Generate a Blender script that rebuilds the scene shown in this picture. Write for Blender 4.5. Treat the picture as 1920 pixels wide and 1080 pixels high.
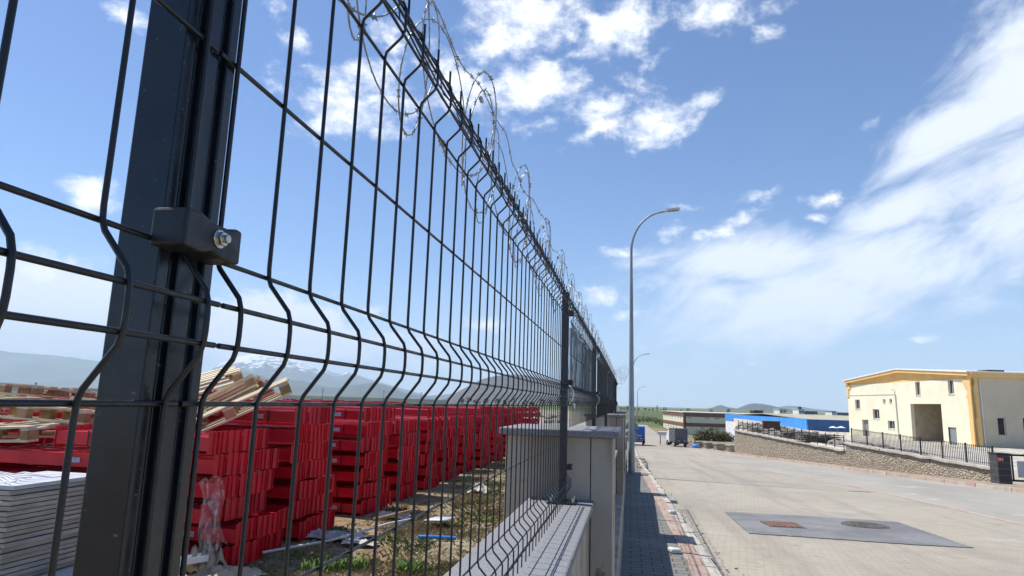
import bpy, bmesh, math, random
import numpy as np
from mathutils import Vector, Matrix, noise as mnoise
random.seed(7); R=random.random
rad=math.radians
D=bpy.data; scene=bpy.context.scene; COL=scene.collection
for o in list(D.objects): D.objects.remove(o)
# ---------------------------------------------------------------- camera
# image (1920x1080): f=1230px; street direction meets horizon at (1182,761); horizon slope .031
FPX=1230.
p0=Vector((222,-221,-FPX)); hh=Vector((1,-.031,0))
vy=p0.normalized(); vz=hh.cross(p0).normalized()
if vz.y<0: vz=-vz
vx=vy.cross(vz)
M3=Matrix((vx,vy,vz))
cam=D.objects.new('camera',D.cameras.new('camera')); COL.objects.link(cam)
cam.matrix_world=M3.to_4x4()
cam.data.sensor_width=36; cam.data.lens=FPX/1920*36; cam.data.clip_start=.02; cam.data.clip_end=60000
scene.camera=cam
def ray(x,y): return M3@Vector((x-960,-(y-540),-FPX))      # used to measure the layout only
# ---------------------------------------------------------------- sun + sky
SUN=Vector((-.565,.17,1.0)).normalized()
sl=D.lights.new('sun','SUN'); sl.energy=4.6; sl.angle=rad(.5); sl.color=(1,.955,.89)
so=D.objects.new('sun',sl); COL.objects.link(so); so.rotation_euler=SUN.to_track_quat('Z','Y').to_euler()
scene.view_settings.view_transform='Standard'; scene.view_settings.look='None'
scene.view_settings.exposure=0.45; scene.view_settings.gamma=1
w=D.worlds.new('World'); scene.world=w; w.use_nodes=True
class NT:
    def __init__(s,t): s.t=t; t.nodes.clear()
    def n(s,typ,ins=None,**kw):
        nd=s.t.nodes.new(typ)
        for k,v in kw.items(): setattr(nd,k,v)
        for k,v in (ins or {}).items():
            if isinstance(v,bpy.types.NodeSocket): s.t.links.new(v,nd.inputs[k])
            else: nd.inputs[k].default_value=v
        return nd
    def math(s,op,a,b=0.,c=0.,clamp=False):
        nd=s.n('ShaderNodeMath',{0:a,1:b,2:c},operation=op,use_clamp=clamp); return nd.outputs[0]
    def vm(s,op,a,b=(0,0,0)):
        nd=s.n('ShaderNodeVectorMath',{0:a,1:b},operation=op); return nd.outputs[0]
    def noise(s,vec,scale,detail=4,rough=.55,dist=0.):
        return s.n('ShaderNodeTexNoise',{'Vector':vec,'Scale':scale,'Detail':detail,'Roughness':rough,'Distortion':dist}).outputs
    def ramp(s,fac,stops,interp='LINEAR'):
        nd=s.n('ShaderNodeValToRGB',{'Fac':fac}); cr=nd.color_ramp; cr.interpolation=interp
        while len(cr.elements)<len(stops): cr.elements.new(.5)
        for e,(p,c) in zip(cr.elements,stops):
            e.position=p; e.color=(c,c,c,1) if isinstance(c,(int,float)) else (*c,1)
        return nd.outputs['Color']
    def mix(s,f,a,b,mode='MIX'):
        nd=s.n('ShaderNodeMix',data_type='RGBA',blend_type=mode)
        for i,v in ((0,f),(6,a),(7,b)):
            if isinstance(v,bpy.types.NodeSocket): s.t.links.new(v,nd.inputs[i])
            elif i==0: nd.inputs[i].default_value=v
            else: nd.inputs[i].default_value=(*v[:3],1)
        return nd.outputs[2]
    def mapr(s,v,a,b,c=0.,d=1.,smooth=True):
        return s.n('ShaderNodeMapRange',{0:v,1:a,2:b,3:c,4:d},interpolation_type='SMOOTHSTEP' if smooth else 'LINEAR').outputs[0]
def build_world():
    t=NT(w.node_tree)
    sky=t.n('ShaderNodeTexSky',sky_type='NISHITA',sun_disc=False,sun_elevation=math.asin(SUN.z),
            sun_rotation=math.atan2(SUN.x,SUN.y),altitude=1000,air_density=1.0,dust_density=.6,ozone_density=2.5)
    skyc=t.n('ShaderNodeHueSaturation',{'Color':sky.outputs[0],'Hue':.5,'Saturation':1.12,'Value':1.03}).outputs[0]
    skyc=t.mix(1.,skyc,(.95,.985,1.10),'MULTIPLY')
    d=t.n('ShaderNodeTexCoord').outputs['Generated']
    sep=t.n('ShaderNodeSeparateXYZ',{0:d}).outputs
    az=t.math('ARCTAN2',sep[0],sep[1]); el=t.math('ARCSINE',sep[2])
    ae=t.n('ShaderNodeCombineXYZ',{0:az,1:el,2:0.}).outputs[0]
    def AE(x,y):
        r=ray(x,y).normalized(); return math.atan2(r.x,r.y),math.asin(r.z)
    skyc=t.mix(t.mapr(el,-.02,.22,.62,0),skyc,(4.7,6.3,8.9))
    # warp
    wn=t.noise(ae,5.5,6,.6)[1]
    wv=t.vm('MULTIPLY',t.vm('SUBTRACT',wn,(.5,.5,.5)),(.085,.06,0))
    aew=t.vm('ADD',ae,wv)
    def blobs(lst,g=1.12):
        acc=None
        for (x,y,rx,ry,rot,amp) in lst:
            a,e=AE(x,y); a2,e2=AE(x+rx,y); a3,e3=AE(x,y-ry)
            sx=max(abs(a2-a)*g,.01); sy=max(abs(e3-e)*g,.006)
            mp=t.n('ShaderNodeMapping',{'Vector':aew,'Location':(a,e,0),'Rotation':(0,0,rad(rot)),'Scale':(sx,sy,1)},vector_type='TEXTURE')
            ln=t.n('ShaderNodeVectorMath',{0:mp.outputs[0]},operation='LENGTH').outputs['Value']
            v=t.math('MULTIPLY',t.math('SUBTRACT',1.25,ln),amp)
            acc=v if acc is None else t.math('MAXIMUM',acc,v)
        return acc
    cum=[(660,175,85,58,0,1),(745,185,50,30,0,.8),(1000,160,110,52,-5,1),(880,150,70,45,0,1),(985,35,95,48,0,1),(930,100,45,35,30,.9),(1155,60,66,58,0,1),
         (1340,8,90,28,0,.9),(1450,48,26,14,0,.6),(1240,230,60,34,18,1),(1320,180,45,16,12,.75),(1130,210,60,20,10,.7),(1120,250,55,14,20,.7),(1030,230,28,18,0,.7),(1180,185,20,14,0,.3),
         (565,75,28,20,0,.8),(525,25,22,12,0,.6),(575,115,20,8,0,.5),(238,25,34,18,-20,.8),(165,372,34,22,-20,.9),(1350,428,48,13,25,.8),(1395,372,34,10,5,.7),(1260,440,18,18,0,.6),
         (1170,478,34,9,0,.7),(1290,385,34,5,-2,.6),(1140,555,48,15,8,.75),(1175,590,52,10,2,.7),(925,603,32,9,0,.7),(720,45,30,25,0,.5),(60,505,75,26,-12,.9),(150,490,30,14,0,.5),(800,60,20,40,0,.4),
         (1550,370,34,9,5,.55),(1527,411,14,5,0,.5),(1715,635,20,7,0,.4),(1400,672,26,10,10,.5),(1185,690,20,6,0,.3),(1640,215,20,8,30,.5)]
    soft=[(60,545,120,60,0,1.25),(120,615,190,36,0,1.2),(160,550,60,50,0,1.1),(520,590,120,40,0,1.2),(600,635,110,32,0,1.1),(470,640,110,40,0,1.25),(720,640,90,26,0,.8),(830,680,80,16,0,.4),(1180,650,10,5,0,.1)]
    cir=[(1900,150,130,95,45,.95),(1790,240,140,48,22,1),(1700,385,120,32,18,.95),(1860,330,150,70,20,.8),(1640,500,200,62,10,1.05),(1400,495,150,45,-5,1.0),(1500,560,240,60,8,1.05),(1350,560,100,40,-10,.9),
         (1450,625,120,26,12,.65),(1740,520,120,34,18,.85),(1890,430,80,60,20,.85),(1280,540,70,16,-5,.45),(1250,495,60,10,0,.3)]
    n1=t.noise(t.vm('MULTIPLY',aew,(1,1.5,1)),11,9,.62)[0]
    n1b=t.noise(t.vm('MULTIPLY',ae,(1,1.5,1)),34,6,.6)[0]
    nn=t.math('ADD',t.math('MULTIPLY',t.math('SUBTRACT',n1,.5),3.6),t.math('MULTIPLY',t.math('SUBTRACT',n1b,.5),1.5))
    dc=t.mapr(t.math('ADD',blobs(cum,1.24),t.math('SUBTRACT',nn,.05)),-.1,1.25)
    ds=t.mapr(t.math('ADD',blobs(soft,1.3),t.math('MULTIPLY',nn,.75)),.0,.8,0,.95)
    rot=t.n('ShaderNodeMapping',{'Vector':ae,'Rotation':(0,0,rad(-22))}).outputs[0]
    n2=t.noise(t.vm('MULTIPLY',rot,(1,2.6,1)),5.5,12,.66,.5)[0]
    dci=t.mapr(t.math('ADD',blobs(cir),t.math('MULTIPLY',t.math('SUBTRACT',n2,.5),3.0)),-.36,.95,0,.9)
    a=t.math('MAXIMUM',dc,t.math('MAXIMUM',ds,dci))
    shade=t.ramp(n1,[(.25,(7.0,7.6,8.6)),(.6,(9.6,9.7,9.9))])
    c2=t.mix(t.mapr(t.math('SUBTRACT',dc,t.math('MAXIMUM',ds,dci)),-.2,.3),(7.9,8.3,9.1),shade)
    colr=t.mix(a,skyc,c2)
    bg=t.n('ShaderNodeBackground',{'Color':colr,'Strength':.1})
    t.n('ShaderNodeOutputWorld',{'Surface':bg.outputs[0]})
build_world()
# ---------------------------------------------------------------- materials
def mat(name,col,rough=.6,col2=None,scale=3.,metal=0.,bump=0.,bscale=None,detail=6,stretch=(1,1,1),lo=.35,hi=.65,spots=None,spec=.5):
    m=D.materials.new(name); m.use_nodes=True; t=NT(m.node_tree)
    tc=t.n('ShaderNodeTexCoord').outputs['Object']
    v=t.vm('MULTIPLY',tc,stretch)
    b=t.n('ShaderNodeBsdfPrincipled',{'Roughness':rough,'Metallic':metal,'Specular IOR Level':spec})
    if col2 is not None:
        c=t.mix(t.mapr(t.noise(v,scale,detail)[0],lo,hi),col,col2)
        if spots:
            c=t.mix(t.mapr(t.noise(tc,spots[1],3)[0],spots[2],spots[2]+.04),c,spots[0])
        t.t.links.new(c,b.inputs['Base Color'])
        t.t.links.new(t.mapr(t.noise(v,scale*1.7,4)[0],.3,.7,max(rough-.1,0.02),min(rough+.12,1)),b.inputs['Roughness'])
    else: b.inputs['Base Color'].default_value=(*col,1)
    if bump:
        bm=t.n('ShaderNodeBump',{'Height':t.noise(v,bscale or scale*4,6)[0],'Strength':bump,'Distance':.01})
        t.t.links.new(bm.outputs[0],b.inputs['Normal'])
    t.n('ShaderNodeOutputMaterial',{'Surface':b.outputs[0]})
    m['t']=1
    return m
def brickmat(name,c1,c2,mortar,bw,rh,ms=.004,rot=0,dirt=None,offset=.5,rough=.8,warp=0.,bump=.5,axes='XY',streak=False,bias=0.):
    m=D.materials.new(name); m.use_nodes=True; t=NT(m.node_tree)
    tc=t.n('ShaderNodeTexCoord').outputs['Object']
    if axes!='XY':
        s=t.n('ShaderNodeSeparateXYZ',{0:tc}).outputs
        tc2=t.n('ShaderNodeCombineXYZ',{0:s[0 if axes[0]=='X' else 1],1:s[2],2:0.}).outputs[0]
    else: tc2=tc
    v=t.n('ShaderNodeMapping',{'Vector':tc2,'Rotation':(0,0,rad(rot))}).outputs[0]
    if warp: v=t.vm('ADD',v,t.vm('MULTIPLY',t.vm('SUBTRACT',t.noise(tc,1/max(bw,.01)*.8,3)[1],(.5,.5,.5)),(warp,warp,0)))
    br=t.n('ShaderNodeTexBrick',{'Vector':v,'Color1':(*c1,1),'Color2':(*c2,1),'Mortar':(*mortar,1),'Scale':1.,'Mortar Size':ms,'Mortar Smooth':.2,'Brick Width':bw,'Row Height':rh,'Bias':bias},offset=offset)
    c=br.outputs[0]
    if dirt:
        for (dc,sc,lo,hi,amt) in dirt:
            f=t.math('MULTIPLY',t.mapr(t.noise(tc,sc,8,.6)[0],lo,hi),amt); c=t.mix(f,c,dc)
    if streak:
        sv=t.n('ShaderNodeMapping',{'Vector':tc,'Rotation':(0,0,rad(-9)),'Scale':(1.7,.07,1)}).outputs[0]
        c=t.mix(t.math('MULTIPLY',t.mapr(t.noise(sv,1.,6,.6)[0],.5,.68),.38),c,(.20,.175,.14))
        c=t.mix(t.math('MULTIPLY',t.mapr(t.noise(tc,.55,9,.7)[0],.62,.7),.5),c,(.13,.115,.095))
    b=t.n('ShaderNodeBsdfPrincipled',{'Base Color':c,'Roughness':rough,'Specular IOR Level':.3})
    hgt=t.math('ADD',t.math('MULTIPLY',br.outputs[1],-.6),t.math('MULTIPLY',t.noise(tc,40,4)[0],.5))
    t.t.links.new(t.n('ShaderNodeBump',{'Height':hgt,'Strength':bump,'Distance':.008}).outputs[0],b.inputs['Normal'])
    t.n('ShaderNodeOutputMaterial',{'Surface':b.outputs[0]})
    return m
def stonemat(name,cols,scale,axes_scale=(1,1,1),rough=.9,mort=(.30,.27,.22),edge=.06):
    m=D.materials.new(name); m.use_nodes=True; t=NT(m.node_tree)
    tc=t.n('ShaderNodeTexCoord').outputs['Object']
    v=t.vm('MULTIPLY',tc,axes_scale)
    v=t.vm('ADD',v,t.vm('MULTIPLY',t.noise(tc,2.5,3)[1],(.1,.1,.1)))
    vo=t.n('ShaderNodeTexVoronoi',{'Vector':v,'Scale':scale},feature='F1')
    ve=t.n('ShaderNodeTexVoronoi',{'Vector':v,'Scale':scale},feature='DISTANCE_TO_EDGE')
    rnd=t.n('ShaderNodeSeparateColor',{0:vo.outputs['Color']}).outputs[0]
    c=t.ramp(rnd,[(i/(len(cols)-1),cc) for i,cc in enumerate(cols)])
    c=t.mix(t.mapr(t.noise(tc,9,5)[0],.3,.75,0,.45),c,(.16,.13,.1))
    c=t.mix(t.mapr(ve.outputs[0],0,edge,1,0),c,mort)
    b=t.n('ShaderNodeBsdfPrincipled',{'Base Color':c,'Roughness':rough,'Specular IOR Level':.25})
    h=t.mapr(ve.outputs[0],0,.25)
    t.t.links.new(t.n('ShaderNodeBump',{'Height':h,'Strength':1.,'Distance':.06}).outputs[0],b.inputs['Normal'])
    t.n('ShaderNodeOutputMaterial',{'Surface':b.outputs[0]}); return m
MT={}
MT['anth']=mat('anthracite_paint',(.006,.010,.016),.3,(.010,.015,.022),14,bump=.02,bscale=350,spots=((.10,.105,.11),210,.69))
MT['wire']=mat('coated_wire',(.006,.0075,.0095),.4,(.009,.011,.014),60,bump=.04,bscale=300)
MT['plastic']=mat('black_plastic',(.006,.0075,.0095),.42,(.009,.011,.013),40,bump=.08,bscale=400)
MT['zinc']=mat('zinc_bolt',(.45,.42,.36),.3,(.62,.6,.55),90,metal=1.)
MT['razor']=mat('galvanised_razor',(.24,.25,.24),.45,(.42,.43,.41),60,metal=.7)
MT['galv']=mat('galvanised_pole',(.20,.235,.25),.45,(.29,.32,.335),3,metal=.35,bump=.03,stretch=(1,1,.4))
MT['signback']=mat('sign_back',(.17,.19,.21),.6,(.22,.24,.26),3)
MT['coping']=mat('granite_coping',(.15,.15,.157),.75,(.265,.265,.27),170,bump=.15,bscale=300,lo=.3,hi=.7)
MT['clad']=mat('travertine_cladding',(.27,.225,.17),.65,(.40,.345,.28),2.2,bump=.2,bscale=30,stretch=(2.2,2.2,.6),spots=((.2,.165,.125),5.,.62))
MT['plaster']=mat('yellow_render',(.72,.675,.49),.85,(.78,.735,.55),.6,bump=.12,bscale=12)
MT['orange']=mat('orange_trim',(.74,.47,.17),.8,(.79,.52,.21),1.2)
MT['roofwhite']=mat('white_sheet_roof',(.72,.72,.72),.45,(.8,.8,.8),2)
MT['dark']=mat('dark_interior',(.02,.018,.016),.8,(.035,.03,.027),2)
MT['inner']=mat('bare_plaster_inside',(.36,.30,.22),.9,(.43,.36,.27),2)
MT['glass']=mat('dark_glass',(.02,.022,.025),.12,(.03,.03,.034),4)
MT['grey']=mat('grey_metal_door',(.19,.21,.22),.5,(.23,.25,.26),5)
MT['frame']=mat('pale_frame',(.55,.55,.53),.5,(.62,.62,.6),6)
MT['bluep']=mat('bright_blue_panel',(.03,.25,.70),.45,(.04,.29,.76),.8,stretch=(1,1,.2))
MT['navy']=mat('navy_panel',(.012,.085,.27),.5,(.018,.105,.32),.8,stretch=(1,1,.2))
MT['whitew']=mat('white_render',(.66,.66,.63),.8,(.74,.74,.71),1)
MT['khaki']=mat('khaki_roof',(.36,.34,.24),.7,(.44,.41,.30),.7,stretch=(3,.3,1))
MT['cream']=mat('cream_panel',(.66,.61,.47),.8,(.72,.67,.53),.5)
MT['brown']=mat('brown_panel',(.17,.075,.04),.7,(.21,.095,.055),.6)
MT['redsteel']=mat('red_powder_coat',(.54,.006,.020),.38,(.70,.010,.030),2.2,spots=((.13,.02,.02),22,.72))
MT['red2']=mat('red_powder_coat_dusty',(.50,.010,.024),.5,(.62,.025,.04),4,spots=((.2,.03,.02),30,.68))
MT['sticker']=mat('paper_sticker',(.55,.6,.66),.6,(.25,.3,.42),120,lo=.5,hi=.55)
MT['wood']=mat('pallet_wood',(.56,.46,.29),.8,(.74,.64,.45),5,bump=.2,stretch=(1,14,14))
MT['woodd']=mat('pallet_block_wood',(.27,.16,.075),.85,(.42,.27,.14),8,bump=.2)
MT['board']=mat('weathered_board',(.52,.46,.34),.85,(.7,.64,.5),6,bump=.15)
MT['panelw']=mat('pale_panel',(.33,.305,.26),.6,(.46,.43,.375),4,stretch=(1,1,6))
MT['panelt']=mat('white_panel_top',(.42,.45,.48),.5,(.52,.54,.56),5)
MT['card']=mat('kraft_paper',(.40,.31,.20),.85,(.52,.41,.27),5,bump=.2,bscale=20)
MT['whitepl']=mat('white_plastic',(.7,.7,.7),.5,(.8,.8,.8),8)
MT['bluepipe']=mat('blue_pipe',(.01,.16,.5),.35,(.02,.2,.58),8)
MT['scrap']=mat('white_debris',(.34,.31,.26),.8,(.56,.53,.48),8,bump=.4,bscale=15)
MT['roadedge']=mat('dirt',(.25,.19,.13),.95,(.36,.29,.21),3,bump=.4)
MT['rail']=mat('dark_railing_paint',(.035,.034,.034),.5,(.06,.057,.055),9)
MT['black']=mat('black_iron',(.012,.012,.013),.5,(.02,.02,.02),20)
MT['gatest']=brickmat('black_granite_blocks',(.035,.038,.043),(.05,.053,.058),(.20,.20,.2),.5,.235,ms=.006,axes='YZ',rough=.35,bump=.2)
MT['redsign']=mat('red_sign',(.6,.02,.03),.5,(.66,.03,.04),5)
MT['rubber']=mat('tyre_rubber',(.015,.015,.015),.85,(.025,.025,.025),20)
MT['boxgrey']=mat('grey_tarp_box',(.085,.09,.095),.6,(.12,.125,.13),3)
MT['bluetruck']=mat('blue_truck_box',(.015,.10,.36),.5,(.02,.13,.42),2)
MT['rust']=mat('rusty_iron',(.15,.075,.05),.85,(.22,.12,.085),9,bump=.3)
MT['iron']=mat('cast_iron',(.07,.06,.045),.7,(.13,.11,.085),14,bump=.4)
MT['bark']=mat('bark',(.09,.06,.04),.9,(.14,.1,.07),8,bump=.4)
def leafmat(name,c1,c2,sc=2.):
    m=mat(name,c1,.7,c2,sc,lo=.35,hi=.65,spec=.2); return m
MT['leaf']=leafmat('dark_foliage',(.028,.045,.018),(.055,.075,.03),.8)
MT['bush']=leafmat('olive_foliage',(.05,.055,.018),(.12,.10,.035),1.5)
MT['weed']=leafmat('weed_green',(.07,.14,.025),(.15,.24,.05),6)
MT['dry']=leafmat('dry_grass',(.26,.20,.10),(.44,.37,.22),2.5)
MT['ggrass']=leafmat('fresh_grass',(.09,.13,.035),(.18,.20,.07),2.5)
MT['stone']=stonemat('rubble_stone',[(.34,.27,.19),(.44,.36,.26),(.38,.34,.28),(.48,.40,.29),(.33,.29,.24)],6.0,(1,1,1.5),mort=(.33,.29,.23),edge=.05)
MT['stone2']=stonemat('pale_rubble_stone',[(.42,.39,.33),(.28,.25,.2),(.5,.47,.41),(.35,.32,.27)],5.5,(1,1,1.3),mort=(.24,.2,.16))
# translucent film
def filmmat():
    m=D.materials.new('plastic_film'); m.use_nodes=True; t=NT(m.node_tree)
    tc=t.n('ShaderNodeTexCoord').outputs['Object']
    n=t.noise(t.vm('MULTIPLY',tc,(1,1,.35)),22,5,.6,.8)[0]
    b=t.n('ShaderNodeBsdfPrincipled',{'Base Color':(.75,.7,.68,1),'Roughness':.25})
    tr=t.n('ShaderNodeBsdfTransparent')
    f=t.mapr(n,.42,.74,.08,.65)
    t.n('ShaderNodeOutputMaterial',{'Surface':t.n('ShaderNodeMixShader',{0:f,1:tr.outputs[0],2:b.outputs[0]}).outputs[0]})
    return m
MT['film']=filmmat()
# ---------------------------------------------------------------- mesh helpers
class MB:
    def __init__(s): s.v=[]; s.f=[]; s.m=[]; s.sm=[]
    def add(s,vs,fs,mi=0,smooth=False):
        b=len(s.v); s.v+=[tuple(p) for p in vs]
        for f in fs: s.f.append(tuple(i+b for i in f)); s.m.append(mi); s.sm.append(smooth)
        return s
    def box(s,c,d,rz=0,rx=0,ry=0,mi=0,M=None):
        x,y,z=d[0]/2,d[1]/2,d[2]/2
        vs=[Vector((a*x,b*y,e*z)) for a in(-1,1) for b in(-1,1) for e in(-1,1)]
        if M is None: M=Matrix.Rotation(rz,3,'Z')@Matrix.Rotation(rx,3,'X')@Matrix.Rotation(ry,3,'Y')
        vs=[M@p+Vector(c) for p in vs]
        return s.add(vs,[(0,1,3,2),(4,6,7,5),(0,4,5,1),(2,3,7,6),(0,2,6,4),(1,5,7,3)],mi)
    def bb(s,a,b,mi=0): 
        return s.box([(a[i]+b[i])/2 for i in range(3)],[abs(b[i]-a[i]) for i in range(3)],mi=mi)
    def tube(s,path,r,n=8,mi=0,caps=True,closed=False):
        P=[Vector(p) for p in path]; rs=r if isinstance(r,(list,tuple)) else [r]*len(P)
        vs=[];fs=[]; N=None; prev=None
        for i,p in enumerate(P):
            a=P[i-1] if i>0 else p; b=P[i+1] if i<len(P)-1 else p
            T=(b-a).normalized()
            if N is None:
                N=T.orthogonal().normalized()
            else:
                N=(N-T*N.dot(T)); N=N.normalized() if N.length>1e-6 else T.orthogonal().normalized()
            B=T.cross(N)
            for k in range(n):
                an=2*math.pi*k/n; vs.append(p+(N*math.cos(an)+B*math.sin(an))*rs[i])
        for i in range(len(P)-1):
            for k in range(n):
                a=i*n+k;b=i*n+(k+1)%n; fs.append((a,b,b+n,a+n))
        s.add(vs,fs,mi,True)
        if caps:
            m=len(P)-1
            s.add(vs[:n],[tuple(range(n))[::-1]],mi); s.add(vs[m*n:],[tuple(range(n))],mi)
        return s
    def prism(s,poly,z0,z1,mi=0,axis='Z',off=(0,0,0)):
        n=len(poly)
        def P(a,b,c):
            return {'Z':(a,b,c),'Y':(a,c,b),'X':(c,a,b)}[axis]
        vs=[P(a,b,z0) for a,b in poly]+[P(a,b,z1) for a,b in poly]
        vs=[(x+off[0],y+off[1],z+off[2]) for x,y,z in vs]
        fs=[tuple(range(n))[::-1],tuple(range(n,2*n))]+[(i,(i+1)%n,(i+1)%n+n,i+n) for i in range(n)]
        return s.add(vs,fs,mi)
    def build(s,name,mats,parent=None,bevel=0.,local=False):
        me=D.meshes.new(name); me.from_pydata(s.v,[],s.f)
        for mm in (mats if isinstance(mats,(list,tuple)) else [mats]): me.materials.append(MT[mm] if isinstance(mm,str) else mm)
        me.polygons.foreach_set('material_index',s.m); me.polygons.foreach_set('use_smooth',s.sm)
        bm=bmesh.new(); bm.from_mesh(me); bmesh.ops.recalc_face_normals(bm,faces=bm.faces) if len(bm.faces)<60000 else None; bm.to_mesh(me); bm.free()
        me.update()
        o=D.objects.new(name,me); COL.objects.link(o)
        if parent is not None:
            o.parent=parent
            if not local: o.matrix_parent_inverse=(wm(parent)).inverted()
        if bevel:
            b=o.modifiers.new('bevel','BEVEL'); b.width=bevel; b.segments=2; b.limit_method='ANGLE'; b.angle_limit=rad(40)
        return o
def wm(o):
    return (wm(o.parent)@o.matrix_parent_inverse@o.matrix_basis) if o.parent else o.matrix_basis.copy()
def tag(o,label=None,cat=None,group=None,kind=None):
    if label: o['label']=label
    if cat: o['category']=cat
    if group: o['group']=group
    if kind: o['kind']=kind
    return o
def thing(name,label,cat,loc=(0,0,0),rz=0,group=None,rot=None):
    o=D.objects.new(name,None); COL.objects.link(o); o.location=loc; o.rotation_euler=rot or (0,0,rz)
    o.empty_display_size=.2
    return tag(o,label,cat,group)
def clone(root,loc=None,rot=None,label=None,group=None):
    r=root.copy(); COL.objects.link(r)
    if loc is not None: r.location=loc
    if rot is not None: r.rotation_euler=rot
    if label: r['label']=label
    if group: r['group']=group
    for ch in list(root.children):
        if ch is r: continue
        c=ch.copy(); COL.objects.link(c); c.parent=r
        for g in list(ch.children):
            if g is c: continue
            e=g.copy(); COL.objects.link(e); e.parent=c
    return r
ORD=['','first','second','third','fourth','fifth','sixth','seventh','eighth','ninth','tenth','eleventh','twelfth','thirteenth','fourteenth','fifteenth','sixteenth','seventeenth','eighteenth']
# ---------------------------------------------------------------- terrain
KY=[-60,0,12,20,26,35,50,72,110,160,220,300,600,5000,40000]; KH=[1.2,1.6,2.0,2.25,2.45,2.8,3.3,4.04,5.0,5.6,6.0,6.3,6.8,8.0,8.0]
def hY(y): return float(np.interp(y,KY,KH))
def h(y):
    if y<8: return hY(y)
    return sum(hY(y*(1+k)) for k in (-.08,-.04,0,.04,.08))/5
def sst(a,b,x):
    t=min(max((x-a)/(b-a),0),1); return t*t*(3-2*t)
KERB=[(1.02,-20),(1.0,0),(.975,8.3),(.89,13.3),(.73,22.3),(.6,28.3),(.5,40),(.4,60),(.35,80),(.6,110),(1.3,160),(2.2,220)]
FARK=[(21,-20),(17.5,0),(15,10),(13.2,20),(12.5,25),(12.0,28.3),(11.2,34),(10.25,40),(8.7,49),(7.3,59.5),(6.5,66),(5.9,76),(5.6,90),(5.3,110),(5.4,145),(5.2,224)]
def pl(P,y): return float(np.interp(y,[p[1] for p in P],[p[0] for p in P]))
WALLX=[(13.65,28.3),(12.6,33),(11.35,38.9),(9.4,47.5),(7.94,54.6)]
WTOP=[(28.3,-1.99),(38.9,-1.63),(54.6,-1.58)]
def wallx(y): return pl(sorted(WALLX,key=lambda p:p[1]),y)
def plat_edge(y):
    # left edge of the raised lot
    return float(np.interp(y,[28.3,33,38.9,47.5,54.6,99,130],[13.65,12.6,11.35,9.4,7.94,15.5,19.2]))
def lotz(x,y):
    d=x-plat_edge(y); e=-1.85 if y<54.6 else -1.75
    e-=.13*sst(34,28.5,y)
    return e+(-2.68-e)*sst(.5,11,d)+.05*mnoise.noise(Vector((x*.7,y*.7,0)))
def gz(x,y,lot=True):
    z=-h(y)
    dr=1.75*sst(8,15,x)*sst(62,105,y)*(1-sst(300,700,y)); z-=dr
    zl=-1.5-.004*max(0,-x-15)-.0025*max(0,y-30)
    zl=max(zl,-9)
    t=sst(-.9-max(0,y-20)*.08,-.15,x) if y>18 else (1. if x>-.2 else 0.)
    z=zl*(1-t)+z*t
    if lot and 27<y<131 and x>plat_edge(y): return lotz(x,y)
    return z
def spaced(lim,first,grow):
    a=[0.];s=first
    while a[-1]<lim: a.append(a[-1]+s); s*=grow
    return a
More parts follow.
